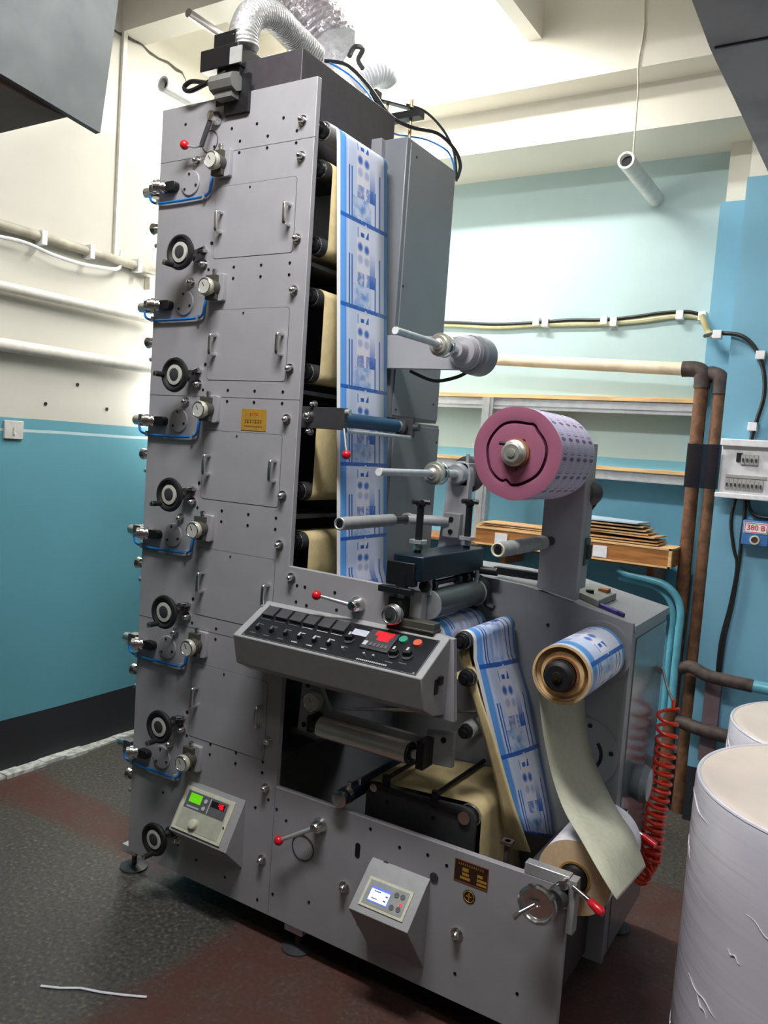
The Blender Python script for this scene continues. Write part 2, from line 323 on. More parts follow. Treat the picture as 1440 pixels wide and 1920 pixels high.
# ------------------------------------------------------------------ mesh builder
ORG = {}                                        # world origin of every object made (no object is rotated)
def ortho(d):
    d = d.normalized(); a = Vector((0, 0, 1)) if abs(d.z) < 0.9 else Vector((1, 0, 0))
    x = a.cross(d).normalized(); return x, d.cross(x)
class MB:
    def __init__(s): s.v = []; s.f = []; s.uv = []; s.mi = []; s.m = 0
    def face(s, idx, uv=None): s.f.append(tuple(idx)); s.uv.append(uv); s.mi.append(s.m)
    def mat(s, i): s.m = i; return s
    def box(s, x0, x1, y0, y1, z0, z1):
        n = len(s.v)
        for z in (z0, z1):
            for x, y in ((x0, y0), (x1, y0), (x1, y1), (x0, y1)): s.v.append(Vector((x, y, z)))
        for q in ((3, 2, 1, 0), (4, 5, 6, 7), (0, 1, 5, 4), (1, 2, 6, 5), (2, 3, 7, 6), (3, 0, 4, 7)): s.face([n + i for i in q])
        return s
    def hexa(s, pts):                           # eight points: bottom ring then top ring
        n = len(s.v); s.v += [Vector(p) for p in pts]
        for q in ((3, 2, 1, 0), (4, 5, 6, 7), (0, 1, 5, 4), (1, 2, 6, 5), (2, 3, 7, 6), (3, 0, 4, 7)): s.face([n + i for i in q])
        return s
    def lathe(s, p0, axis, prof, n=28, cap=True):          # prof = [(distance along axis, radius), ...]
        p0 = Vector(p0); ax = Vector(axis).normalized(); X, Y = ortho(ax); rings = []
        for d, r in prof:
            r = max(r, 1e-5); base = len(s.v)
            for i in range(n):
                t = 2 * PI * i / n; s.v.append(p0 + ax * d + (X * math.cos(t) + Y * math.sin(t)) * r)
            rings.append(base)
        for k in range(len(rings) - 1):
            a, b = rings[k], rings[k + 1]
            for i in range(n):
                j = (i + 1) % n; s.face((a + i, a + j, b + j, b + i), ((prof[k][0], i / n), (prof[k][0], (i + 1) / n), (prof[k + 1][0], (i + 1) / n), (prof[k + 1][0], i / n)))
        if cap:
            s.face([rings[0] + i for i in reversed(range(n))]); s.face([rings[-1] + i for i in range(n)])
        return s
    def cyl(s, p0, p1, r, r1=None, n=24):
        p0 = Vector(p0); p1 = Vector(p1); d = p1 - p0
        return s.lathe(p0, d, [(0, r), (d.length, r if r1 is None else r1)], n)
    def ball(s, c, r, n=20, sz=1.0):
        return s.lathe(Vector(c) - Vector((0, 0, r * sz)), (0, 0, 1), [(r * sz * (1 - math.cos(PI * k / 12)), r * math.sin(PI * k / 12)) for k in range(13)], n)
    def torus(s, c, axis, R, r, n=36, m=10):
        c = Vector(c); ax = Vector(axis).normalized(); X, Y = ortho(ax); b = len(s.v)
        for i in range(n):
            t = 2 * PI * i / n; d = X * math.cos(t) + Y * math.sin(t)
            for j in range(m):
                q = 2 * PI * j / m; s.v.append(c + d * (R + r * math.cos(q)) + ax * r * math.sin(q))
        for i in range(n):
            for j in range(m): s.face((b + i * m + j, b + ((i + 1) % n) * m + j, b + ((i + 1) % n) * m + (j + 1) % m, b + i * m + (j + 1) % m))
        return s
    def tube(s, pts, r, n=8, smooth=6, radii=None):
        pts = [Vector(p) for p in pts]
        if smooth and len(pts) > 2: pts = spline(pts, smooth)
        b = len(s.v); X = None
        for k, p in enumerate(pts):
            d = (pts[min(k + 1, len(pts) - 1)] - pts[max(k - 1, 0)]).normalized()
            if X is None: X, Y = ortho(d)
            else:
                X = (X - d * X.dot(d)).normalized(); Y = d.cross(X)
            rr = r(k / (len(pts) - 1)) if callable(r) else r
            for i in range(n):
                t = 2 * PI * i / n; s.v.append(p + (X * math.cos(t) + Y * math.sin(t)) * rr)
        for k in range(len(pts) - 1):
            for i in range(n):
                j = (i + 1) % n; s.face((b + k * n + i, b + k * n + j, b + (k + 1) * n + j, b + (k + 1) * n + i))
        s.face([b + i for i in reversed(range(n))]); s.face([b + (len(pts) - 1) * n + i for i in range(n)])
        return s
    def prism(s, poly, fn, a, b):               # poly of (p, q), fn(p, q, depth) -> point
        n = len(poly); base = len(s.v)
        for d in (a, b):
            for p, q in poly: s.v.append(Vector(fn(p, q, d)))
        s.face([base + i for i in range(n)]); s.face([base + n + i for i in reversed(range(n))])
        for i in range(n):
            j = (i + 1) % n; s.face((base + j, base + i, base + n + i, base + n + j))
        return s
    def sheet(s, rows, us, vs, thick=0.0008):   # rows[i][j] -> point; v index i, u index j
        m = len(rows[0]); b = len(s.v)
        for r in rows: s.v += [Vector(p) for p in r]
        for i in range(len(rows) - 1):
            for j in range(m - 1):
                s.face((b + i * m + j, b + i * m + j + 1, b + (i + 1) * m + j + 1, b + (i + 1) * m + j),
                       ((us[j], vs[i]), (us[j + 1], vs[i]), (us[j + 1], vs[i + 1]), (us[j], vs[i + 1])))
        return s
    def build(s, name, mats, parent=None, bevel=0.0, sharp=38, solid=0.0, origin=None, smooth=True, fix=True):
        lo = Vector((min(p[i] for p in s.v) for i in range(3))); hi = Vector((max(p[i] for p in s.v) for i in range(3)))
        c = Vector(origin) if origin is not None else (lo + hi) / 2
        me = bpy.data.meshes.new(name); me.from_pydata([p - c for p in s.v], [], s.f)
        if any(s.uv):
            ul = me.uv_layers.new(name='UVMap'); li = 0
            for fi, f in enumerate(s.f):
                u = s.uv[fi]
                for k in range(len(f)):
                    if u: ul.data[li].uv = u[k]
                    li += 1
        for m_ in (mats if isinstance(mats, (list, tuple)) else [mats]): me.materials.append(m_)
        for p_, mi in zip(me.polygons, s.mi): p_.material_index = mi
        me.update()
        if fix:
            bm = bmesh.new(); bm.from_mesh(me); bmesh.ops.recalc_face_normals(bm, faces=bm.faces); bm.to_mesh(me); bm.free()
        if smooth:
            for p_ in me.polygons: p_.use_smooth = True
            me.set_sharp_from_angle(angle=math.radians(sharp))
        o = bpy.data.objects.new(name, me); C.objects.link(o)
        ORG[o.name] = c.copy()
        if parent is not None: o.parent = parent; o.location = c - ORG[parent.name]
        else: o.location = c
        if bevel:
            bv = o.modifiers.new('bevel', 'BEVEL'); bv.width = bevel; bv.segments = 2; bv.limit_method = 'ANGLE'; bv.angle_limit = math.radians(40)
        if solid:
            so = o.modifiers.new('thickness', 'SOLIDIFY'); so.thickness = solid; so.offset = 0
        return o
def spline(pts, k):
    out = []; n = len(pts)
    for i in range(n - 1):
        p0 = pts[max(i - 1, 0)]; p1 = pts[i]; p2 = pts[i + 1]; p3 = pts[min(i + 2, n - 1)]
        for j in range(k):
            t = j / k
            out.append(0.5 * ((2 * p1) + (p2 - p0) * t + (2 * p0 - 5 * p1 + 4 * p2 - p3) * t * t + (3 * p1 - p0 - 3 * p2 + p3) * t ** 3))
    out.append(pts[-1]); return out
def tag(o, label, cat, group=None, kind=None):
    if label: o['label'] = label
    if cat: o['category'] = cat
    if group: o['group'] = group
    if kind: o['kind'] = kind
    return o
def thing(name, loc, label, cat, group=None):
    o = bpy.data.objects.new(name, None); C.objects.link(o); o.location = loc; ORG[o.name] = Vector(loc); o.empty_display_size = 0.1
    return tag(o, label, cat, group)
def struct(mb, name, m, **kw):
    o = mb.build(name, m, **kw); o['kind'] = 'structure'; return o
XZ = lambda p, q, d: (p, d, q)                  # polygon in the x-z plane, depth along y
YZ = lambda p, q, d: (d, p, q)                  # polygon in the y-z plane, depth along x
def rrect(x0, x1, z0, z1, r, k=4):
    o = []
    for cx, cz, a in ((x1 - r, z1 - r, 0), (x0 + r, z1 - r, 90), (x0 + r, z0 + r, 180), (x1 - r, z0 + r, 270)):
        for i in range(k + 1):
            t = math.radians(a + 90 * i / k); o.append((cx + r * math.cos(t), cz + r * math.sin(t)))
    return o
class Frame:
    """a flat face with corners top left, top right, bottom left; f(u, v, height) in parts of its sides"""
    def __init__(s, tl, tr, bl):
        s.o = Vector(tl); s.U = Vector(tr) - s.o; s.V = Vector(bl) - s.o; s.n = s.V.cross(s.U).normalized()
        if s.n.y > 0: s.n = -s.n
    def __call__(s, u, v, h=0.0): return s.o + s.U * u + s.V * v + s.n * h
def fbox(mb, F, u0, u1, v0, v1, h0, h1):
    return mb.hexa([F(u0, v1, h0), F(u1, v1, h0), F(u1, v0, h0), F(u0, v0, h0), F(u0, v1, h1), F(u1, v1, h1), F(u1, v0, h1), F(u0, v0, h1)])
def text(body, size, origin, xdir, ydir, m, name, parent, depth=0.0006):
    cu = bpy.data.curves.new(name, 'FONT'); cu.body = body; cu.size = size; cu.extrude = depth; cu.align_x = 'CENTER'; cu.align_y = 'CENTER'
    t = bpy.data.objects.new('text_tmp', cu); C.objects.link(t)
    dg = bpy.context.evaluated_depsgraph_get(); me = bpy.data.meshes.new_from_object(t.evaluated_get(dg)); bpy.data.objects.remove(t)
    X = Vector(xdir).normalized(); Y = Vector(ydir).normalized(); Z = X.cross(Y)
    for v in me.vertices: v.co = X * v.co.x + Y * v.co.y + Z * v.co.z
    me.materials.clear(); me.materials.append(m)
    o = bpy.data.objects.new(name, me); C.objects.link(o); o.parent = parent; o.location = Vector(origin) - ORG[parent.name]; ORG[o.name] = Vector(origin)
    return o

# ================================================================== ROOM
struct(MB().box(-1.18, 4.6, -4.4, 2.2, -0.1, 0.0), 'floor', FLOORM)
struct(MB().box(-1.18, -1.08, -4.4, 2.2, 0, 3.85), 'wall_left', WALL_L)
struct(MB().box(-1.18, 4.6, 2.10, 2.2, 0, 3.85), 'wall_back', WALL_B)
struct(MB().box(4.5, 4.6, -4.4, 2.1, 0, 3.85), 'wall_right', OTHERW)
struct(MB().box(-1.18, 4.6, -4.5, -4.4, 0, 3.85), 'wall_front', OTHERW)
struct(MB().box(-1.18, 4.6, -4.4, 2.2, 3.80, 3.9), 'ceiling', CEILM)
# stepped beam along the back wall, cross beam in front of it, rib under the ceiling
struct(MB().box(-1.08, 4.5, 1.72, 2.10, 3.055, 3.80), 'trim_1', CREAMM)
struct(MB().box(-1.08, 4.5, 1.57, 1.72, 3.255, 3.80), 'trim_2', CREAMM)
struct(MB().box(-1.08, 4.5, 0.70, 0.84, 3.44, 3.80), 'trim_3', CEILM)
struct(MB().box(0.60, 0.665, 0.84, 1.57, 3.46, 3.80), 'trim_4', CEILM)
# pillar: shallow pilaster with blue paint, cream shaft, deeper column
pz = P(1351, 379, y=1.99).z; cz = P(1401, 332, y=1.86).z; px = P(1325, 640, y=1.99).x; cx = P(1370, 640, y=1.86).x
struct(MB().box(px, 4.5, 1.99, 2.10, 0, pz), 'wall_pilaster', PILM)
struct(MB().box(cx, 4.5, 1.86, 1.99, 0, cz), 'wall_column', PILM)
struct(MB().box(px + 0.02, 4.5, 2.0, 2.10, pz, 3.055), 'wall_upper_pilaster', CREAMM)
struct(MB().box(cx + 0.005, 4.5, 1.88, 2.0, cz, 3.055), 'wall_upper_column', CREAMM)
# strip of whitewashed grout where the left wall meets the floor
g = MB(); y = -3.0
while y < 1.9:
    l = random.uniform(0.05, 0.14); g.box(-1.08, -1.08 + random.uniform(0.05, 0.075), y, y + l, 0, random.uniform(0.008, 0.018)); y += l
struct(g, 'baseboard_left', mat('whitewash_crumbs', (176, 178, 172), 0.9, var=0.3, scale=30))
# crack in the left wall
cp = [P(u, v, x=-1.078) for u, v in ((208, 52), (222, 62), (232, 66), (250, 76), (266, 83), (280, 98), (298, 110), (315, 117), (330, 130), (342, 136), (352, 158))]
cr = MB()
for a, b, w0, w1 in zip(cp[:-1], cp[1:], [5, 5, 9, 6, 4, 7, 5, 6, 8, 5], [5, 9, 6, 4, 7, 5, 6, 8, 5, 1]):
    n = len(cr.v); d = Vector((0, 0, 0.0011))
    cr.v += [a - d * w0, b - d * w1, b + d * w1, a + d * w0]; cr.face((n, n + 1, n + 2, n + 3))
struct(cr, 'crack', mat('dark_crack', (84, 80, 70), 0.9), parent=bpy.data.objects['wall_left'], smooth=False)
# small dark plugs in the left wall
for u, v in ((85, 757), (200, 767), (145, 721)):
    p = P(u, v, x=-1.08); o = MB().cyl(p, p + Vector((0.004, 0, 0)), 0.008, n=10).build('wall_plug', HOLE, bpy.data.objects['wall_left']); o['kind'] = 'structure'

# ================================================================== PRESS
press = thing('printing_press', (0.8, 0.22, 0.0), 'tall grey flexographic label printing press with stacked print stations and sloping console', 'machine')
T = 0.02
outline = [(0, 0.09), (1.59, 0.09), (1.59, 0.515), (0.646, 0.509), (0.646, 0.858), (1.238, 0.858), (1.217, 1.083), (1.023, 1.10), (1.023, 1.197), (0.645, 1.204), (0.64, 2.65), (0, 2.65)]
MB().prism(outline, XZ, 0.0, T).build('front_side_plate', GREY, press, bevel=0.0012)
back = [(0, 0.09), (1.585, 0.09), (1.585, 1.127), (1.245, 1.19), (1.06, 1.20), (0.66, 1.20), (0.60, 2.63), (0, 2.63)]
MB().prism(back, XZ, 0.42, 0.44).build('rear_side_plate', BOXG, press, bevel=0.0012)
# joints between the plate sections
for z in (2.478, 1.710, 0.945):
    MB().box(0.0005, 0.645, -0.0006, 0.001, z - 0.0008, z + 0.0008).build('plate_joint', JOINT, press)
MB().box(0.6445, 0.646, -0.0006, 0.001, 0.095, 0.509).build('plate_joint', JOINT, press)
# dark decks and back of the tower
MB().box(0.02, 0.04, T, 0.42, 0.2, 2.6).build('tower_back_panel', DARKG, press)
ST = [2.44 - 0.385 * k for k in range(6)]
for k in range(5):
    z = ST[k] - 0.318
    MB().box(0.05, 0.625, T, 0.42, z - 0.006, z + 0.006).build('station_deck', DARKG, press)
# ---- cross members and floor panels between the base plates
MB().box(1.52, 1.535, T, 0.42, 0.11, 0.34).build('cross_panel', DARKG, press)
MB().box(0.65, 1.52, T, 0.42, 0.12, 0.135).build('base_tray', BLACK, press)
# ---- levelling feet
for x, y in ((-0.02, 0.05), (0.74, 0.04), (1.53, 0.05), (0.0, 0.40), (0.74, 0.40), (1.53, 0.80)):
    f = MB().box(x - 0.035, x + 0.035, y - 0.03, y + 0.03, 0.062, 0.09).build('foot_block', ALU, press, bevel=0.002)
    MB().cyl((x, y, 0.012), (x, y, 0.062), 0.009).build('foot_bolt', IRON, f)
    MB().lathe((x, y, 0), (0, 0, 1), [(0, 0.05), (0.006, 0.05), (0.014, 0.02)]).build('foot_pad', DARKG, f)

def acorn(x, z, y=0.0, r=0.0105, name='acorn_nut'):
    MB().lathe((x, y, z), (0, -1, 0), [(0, r * 1.5), (0.003, r * 1.5), (0.003, r), (0.012, r), (0.012, r * 0.92), (0.018, r * 0.75), (0.022, r * 0.4), (0.0235, 0.0002)], 12).build(name, CHROME, press, sharp=50)
def screw(x, z, r=0.0048):
    MB().lathe((x, 0.001, z), (0, -1, 0), [(0, r), (0.002, r), (0.002, r * 0.6), (0.001, r * 0.55)], 10).build('socket_screw', HOLE, press)

def dial_gauge(x, z, y0, y1, parent, r=0.026):
    b = MB().lathe((x, y0, z), (0, -1, 0), [(0, r * 0.8), ((y0 - y1) * 0.45, r * 0.8)] + [((y0 - y1) * 0.45, r * 1.05), (y0 - y1 - 0.006, r * 1.1), (y0 - y1 - 0.002, r)], 28).build('dial_gauge', GAUGEB, parent)
    MB().torus((x, y1, z), (0, 1, 0), r * 0.93, 0.0022).build('bezel', CHROME, b)
    MB().cyl((x, y1 + 0.001, z), (x, y1 - 0.0006, z), r * 0.88).build('dial_face', DIAL, b)
    MB().hexa([(x - 0.001, y1 - 0.0014, z), (x + 0.001, y1 - 0.0014, z), (x + 0.001, y1 - 0.0006, z), (x - 0.001, y1 - 0.0006, z),
               (x - 0.009, y1 - 0.0014, z + 0.013), (x - 0.007, y1 - 0.0014, z + 0.013), (x - 0.007, y1 - 0.0006, z + 0.013), (x - 0.009, y1 - 0.0006, z + 0.013)]).build('needle', BLACK, b)
    return b

CR = [235, 180, 222, 240, 262, 268]
def station(k):
    zs = ST[k]; dx = 0.0018 * k
    # pressure adjuster: bracket, dark body, dial gauge
    br = MB().prism(rrect(0.268 + dx, 0.325 + dx, zs - 0.043, zs + 0.043, 0.006), XZ, 0.0, -0.016).build('gauge_bracket', GREY, press, bevel=0.001)
    MB().box(0.262 + dx, 0.305 + dx, -0.03, -0.016, zs - 0.040, zs + 0.036).cyl((0.29 + dx, -0.016, zs - 0.003), (0.29 + dx, -0.045, zs - 0.003), 0.024).build('adjuster_body', OLIVE, br)
    MB().cyl((0.29 + dx, -0.02, zs + 0.036), (0.29 + dx, -0.02, zs + 0.055), 0.008).cyl((0.283 + dx, -0.02, zs + 0.048), (0.297 + dx, -0.02, zs + 0.048), 0.006).build('lock_screw', CHROME, br)
    dial_gauge(0.292 + dx, zs - 0.006, -0.038, -0.066, press)
    acorn(0.170 + 0.003 * k, zs + 0.025 - 0.002 * k)
    # round bearing cover
    MB().lathe((0.147, 0, zs - 0.042), (0, -1, 0), [(0, 0.040), (0.004, 0.040), (0.0055, 0.0385), (0.0055, 0.001)], 32).build('bearing_cover', GREY, press)
    for a in (100, 220, 340):
        x = 0.147 + 0.029 * math.cos(math.radians(a)); z = zs - 0.042 + 0.029 * math.sin(math.radians(a))
        MB().cyl((x, -0.005, z), (x, -0.0075, z), 0.0042, n=10).build('cover_screw', HOLE, press)
    # doctor-blade cylinder reaching past the left edge
    zc = zs - 0.048
    v = MB().prism(rrect(0.045, 0.095, zc - 0.015, zc + 0.015, 0.012), XZ, 0.001, -0.022).build('blade_adjuster', BLACK, press, bevel=0.001)
    MB().lathe((0.05, -0.006, zc), (-0.75, -0.66, 0), [(0, 0.014), (0.012, 0.014), (0.012, 0.021), (0.02, 0.021), (0.02, 0.016), (0.026, 0.016), (0.026, 0.022), (0.038, 0.022), (0.04, 0.018), (0.05, 0.0175), (0.052, 0.009)], 24).build('chrome_collar', CHROME, v)
    for a in (90, 210, 330):
        MB().cyl((0.012 + 0.008 * math.cos(math.radians(a)), -0.041, zc + 0.010 * math.sin(math.radians(a))), (0.010 + 0.008 * math.cos(math.radians(a)), -0.044, zc + 0.010 * math.sin(math.radians(a))), 0.0022, n=8).build('collar_screw', HOLE, v)
    MB().box(-0.045, -0.008, -0.006, 0.03, zc - 0.02, zc + 0.02).build('air_cylinder', DARKG, v, bevel=0.002)
    MB().cyl((-0.045, 0.012, zc), (-0.075, 0.012, zc), 0.017).cyl((-0.03, -0.006, zc - 0.012), (-0.03, -0.016, zc - 0.012), 0.006).build('cylinder_cap', CHROME, v)
    pts = [(-0.03, -0.012, zc - 0.018), (-0.022, -0.012, zc - 0.038), (0.004, -0.009, zc - 0.047), (0.06, -0.009, zc - 0.049), (0.15, -0.009, zc - 0.048), (0.215, -0.009, zc - 0.045), (0.238, -0.009, zc - 0.034), (0.243, -0.009, zc - 0.010), (0.243, -0.004, zc + 0.012)]
    MB().tube(pts, 0.0042).build('air_tube', BLUET, press)
    for x in (0.008, 0.218):
        MB().box(x - 0.004, x + 0.004, -0.015, 0.0, zc - 0.054, zc - 0.036).build('tube_clip', ALU, press)
    # handwheel
    xw = 0.197 + 0.003 * k; zw = zs - 0.285; yw = -0.075
    h = MB().lathe((xw, yw, zw), (0, -1, 0), [(-0.016, 0.015), (-0.006, 0.015), (-0.006, 0.05), (0.004, 0.056), (0.011, 0.054), (0.013, 0.048), (0.010, 0.042), (0.004, 0.036), (0.004, 0.031)], 36, cap=False).build('handwheel', RUBBER, press)
    MB().lathe((xw, yw, zw), (0, -1, 0), [(0.002, 0.032), (0.009, 0.032), (0.010, 0.021), (0.006, 0.020)], 30, cap=False).build('position_dial', DIAL, h)
    MB().lathe((xw, yw, zw), (0, -1, 0), [(0.0, 0.021), (0.009, 0.021), (0.011, 0.015), (0.011, 0.0002)], 24).build('hub_cap', DARKG, h)
    a = math.radians(CR[k]); hx = xw + 0.047 * math.cos(a); hz = zw + 0.047 * math.sin(a)
    cr_ = MB().cyl((hx, yw - 0.010, hz), (hx, yw - 0.047, hz), 0.009, 0.0085, 16).build('crank_handle', RUBBER, h)
    MB().lathe((hx, yw - 0.047, hz), (0, -1, 0), [(0, 0.0085), (0.003, 0.0085), (0.005, 0.004)], 14).build('crank_cap', CHROME, h)
    MB().cyl((xw, yw + 0.016, zw), (xw, 0.0, zw), 0.009).cyl((xw + 0.008, -0.022, zw + 0.003), (xw + 0.008, 0, zw + 0.003), 0.020).build('wheel_shaft', DARKG, h)
    MB().cyl((xw + 0.032, -0.02, zw + 0.022), (xw + 0.032, 0, zw + 0.022), 0.008).cyl((xw + 0.022, -0.024, zw + 0.02), (xw + 0.046, -0.024, zw + 0.026), 0.0055).build('lock_lever', CHROME, press)
    acorn(xw + 0.028, zw - 0.022)
    # knobs on the far edge of the tower
    MB().lathe((0.0, 0.030, zs - 0.165), (-1, 0, 0), [(-0.02, 0.008), (0.034, 0.008), (0.034, 0.016), (0.050, 0.020), (0.058, 0.014), (0.060, 0.001)], 20).build('side_knob', CHROME, press)
    MB().cyl((0.01, 0.030, zs - 0.222), (-0.036, 0.030, zs - 0.222), 0.008).build('side_pin', CHROME, press)
    # bolts by the right edge
    if k: acorn(0.598 + 0.002 * k, zs - 0.020)
    else: acorn(0.597, zs - 0.014); acorn(0.594, 2.53)
    acorn(0.60 + 0.002 * k, zs - 0.253)
    # screw rows at the joint above each station
    for x in (0.35, 0.462, 0.574):
        for dz in (0.064, 0.029):
            screw(x + 0.003 * k, zs + dz - 0.001 * k)
    screw(0.242 + 0.003 * k, zs + 0.061)
    screw(0.253, zs - 0.241 - 0.001 * k, 0.006)
for k in range(6): station(k)
for x, z in ((0.109, 2.589), (0.313, 2.547), (0.416, 2.547), (0.52, 2.549), (0.158, 1.8), (0.16, 0.35), (0.24, 0.19), (0.33, 0.165), (0.46, 0.150), (0.60, 0.125), (0.655, 0.44), (0.695, 0.415), (0.62, 0.46), (0.57, 0.42),
             (0.66, 0.165), (0.80, 0.19), (0.98, 0.19), (1.29, 0.29), (1.10, 0.462), (1.19, 0.47), (1.25, 0.46), (1.0, 0.485), (1.30, 0.17), (1.48, 0.19), (0.68, 1.10), (0.72, 1.095), (0.68, 1.15), (0.71, 1.15), (0.83, 1.10), (0.82, 1.15)):
    screw(x, z)
for x, z in ((1.06, 0.395), (1.215, 0.415)):
    MB().cyl((x, 0.001, z), (x, -0.003, z), 0.013, n=16).build('plug', DARKG, press)
MB().prism(rrect(0.953, 0.970, 0.385, 0.43, 0.008), XZ, 0.001, -0.001).build('slot', HOLE, press)
acorn(0.658, 1.171); acorn(0.925, 0.283, r=0.012); acorn(1.297, 0.283, r=0.012)

# access doors
for k in range(5):
    zs = ST[k]; x0, x1 = 0.262 + 0.001 * k, 0.585 + 0.0015 * k; z1, z0 = zs - 0.069, zs - (0.291 if k < 4 else 0.32)
    d = MB().prism(rrect(x0 - 0.0016, x1 + 0.0016, z0 - 0.0016, z1 + 0.0016, 0.012), XZ, 0.001, -0.0004).build('access_door', mat('door_gap', (84, 84, 90), 0.5) if k == 0 else bpy.data.materials['door_gap'], press)
    MB().prism(rrect(x0, x1, z0, z1, 0.011), XZ, 0.001, -0.0012).build('door_panel', GREY, d)
    for x in (x0 + 0.030, x1 - 0.019):
        zc = zs - 0.180
        MB().tube([(x, -0.001, zc + 0.030), (x, -0.022, zc + 0.030), (x, -0.028, zc + 0.022), (x, -0.028, zc - 0.022), (x, -0.022, zc - 0.030), (x, -0.001, zc - 0.030)], 0.0062, 10, smooth=4).build('door_handle', CHROME, d)
    MB().cyl(((x0 + x1) / 2 - 0.02, 0, z1 - 0.012), ((x0 + x1) / 2 - 0.02, -0.003, z1 - 0.012), 0.003, n=10).build('door_screw', HOLE, d)

# levers with red balls
def lever(pivot, tip, arm_r, y=-0.035, ball=0.0145, plate=True):
    px_, pz_ = pivot; tx, tz = tip
    l = MB().lathe((px_, 0, pz_), (0, -1, 0), [(0, 0.024), (0.006, 0.024), (0.014, 0.019), (0.03, 0.018), (0.038, 0.012), (0.04, 0.001)], 20).build('lever', CHROME, press)
    MB().cyl((px_, y + 0.01, pz_), (tx, y - 0.012, tz), arm_r, arm_r * 0.7, 12).build('lever_arm', ALU, l)
    MB().ball((tx, y - 0.014, tz), ball).build('lever_ball', REDP, l)
    return l
# top throw-off lever: flat slotted arm, short bent rod
l = MB().lathe((0.250, 0, 2.585), (0, -1, 0), [(0, 0.022), (0.01, 0.022), (0.02, 0.016), (0.034, 0.015), (0.036, 0.001)], 20).build('lever', CHROME, press)
MB().hexa([(0.205, -0.034, 2.494), (0.222, -0.034, 2.494), (0.222, -0.026, 2.494), (0.205, -0.026, 2.494), (0.240, -0.030, 2.585), (0.256, -0.030, 2.585), (0.256, -0.022, 2.585), (0.240, -0.022, 2.585)]).build('lever_arm', DARKG, l, bevel=0.001)
MB().tube([(0.210, -0.032, 2.50), (0.195, -0.034, 2.494), (0.160, -0.038, 2.502)], 0.004).build('lever_rod', ALU, l)
MB().ball((0.150, -0.040, 2.505), 0.0150).build('lever_ball', REDP, l)
MB().torus((0.222, -0.001, 2.520), (0, 1, 0), 0.034, 0.0015).build('travel_ring', DARKG, press)
lever((0.905, 1.128), (0.790, 1.143), 0.0065)
lever((0.825, 0.443), (0.708, 0.374), 0.008)
MB().torus((0.765, -0.001, 0.352), (0, 1, 0), 0.040, 0.0018).build('travel_ring', DARKG, press)

# small gold plate, bronze rating plate, round badge
gp = MB().prism(rrect(0.420, 0.522, 1.609, 1.676, 0.002), XZ, 0.0, -0.0012).build('gold_name_plate', GOLD, press)
def marks(x0, x1, z, h, y, m, par, seed, n=8, fill=0.75):
    random.seed(seed); w = (x1 - x0) / n; b = MB()
    for i in range(n):
        a = x0 + i * w; e = a + w * fill
        b.box(a, e, y - 0.0004, y, z + h * 0.35, z + h * 0.5)
        b.box(a + w * random.uniform(0.1, 0.3), a + w * random.uniform(0.4, 0.5), y - 0.0004, y, z - h * 0.5, z + h * 0.5)
        b.box(a, e, y - 0.0004, y, z - h * random.uniform(0.2, 0.5), z - h * 0.15)
    b.build('lettering', m, par)
marks(0.455, 0.49, 1.660, 0.007, -0.0012, REDINK, gp, 1, 4)
marks(0.434, 0.508, 1.637, 0.011, -0.0012, GOLDINK, gp, 2, 7)
marks(0.434, 0.508, 1.622, 0.004, -0.0012, GOLDINK, gp, 3, 14)
bp_ = MB().prism([(1.274, 0.432), (1.374, 0.430), (1.374, 0.491), (1.274, 0.491)], XZ, 0.0, -0.0012).build('rating_plate', BRONZE, press)
b = MB()
b.box(1.274, 1.374, -0.0016, -0.0010, 0.489, 0.491); b.box(1.274, 1.374, -0.0016, -0.0010, 0.4305, 0.4325); b.box(1.274, 1.276, -0.0016, -0.0010, 0.432, 0.49); b.box(1.372, 1.374, -0.0016, -0.0010, 0.432, 0.49)
b.build('plate_border', mat('copper_border', (150, 78, 44), 0.4), bp_)
b = MB()
for x0, x1, z0, z1 in ((1.298, 1.316, 0.462, 0.472), (1.298, 1.318, 0.451, 0.458), (1.292, 1.322, 0.440, 0.447), (1.342, 1.358, 0.458, 0.466), (1.342, 1.370, 0.447, 0.454), (1.342, 1.370, 0.437, 0.443)): b.box(x0, x1, -0.0016, -0.001, z0, z1)
b.build('plate_field', GOLD, bp_)
marks(1.285, 1.362, 0.481, 0.006, -0.0012, GOLD, bp_, 5, 12, 0.5)
rb = MB().lathe((1.323, 0, 0.398), (0, -1, 0), [(0, 0.018), (0.0015, 0.018), (0.0015, 0.001)], 28).build('round_badge', BRONZE, press)
MB().torus((1.323, -0.0015, 0.398), (0, 1, 0), 0.015, 0.001).box(1.315, 1.331, -0.0022, -0.001, 0.397, 0.3995).box(1.3215, 1.3245, -0.0022, -0.001, 0.388, 0.408).build('badge_mark', GOLD, rb)

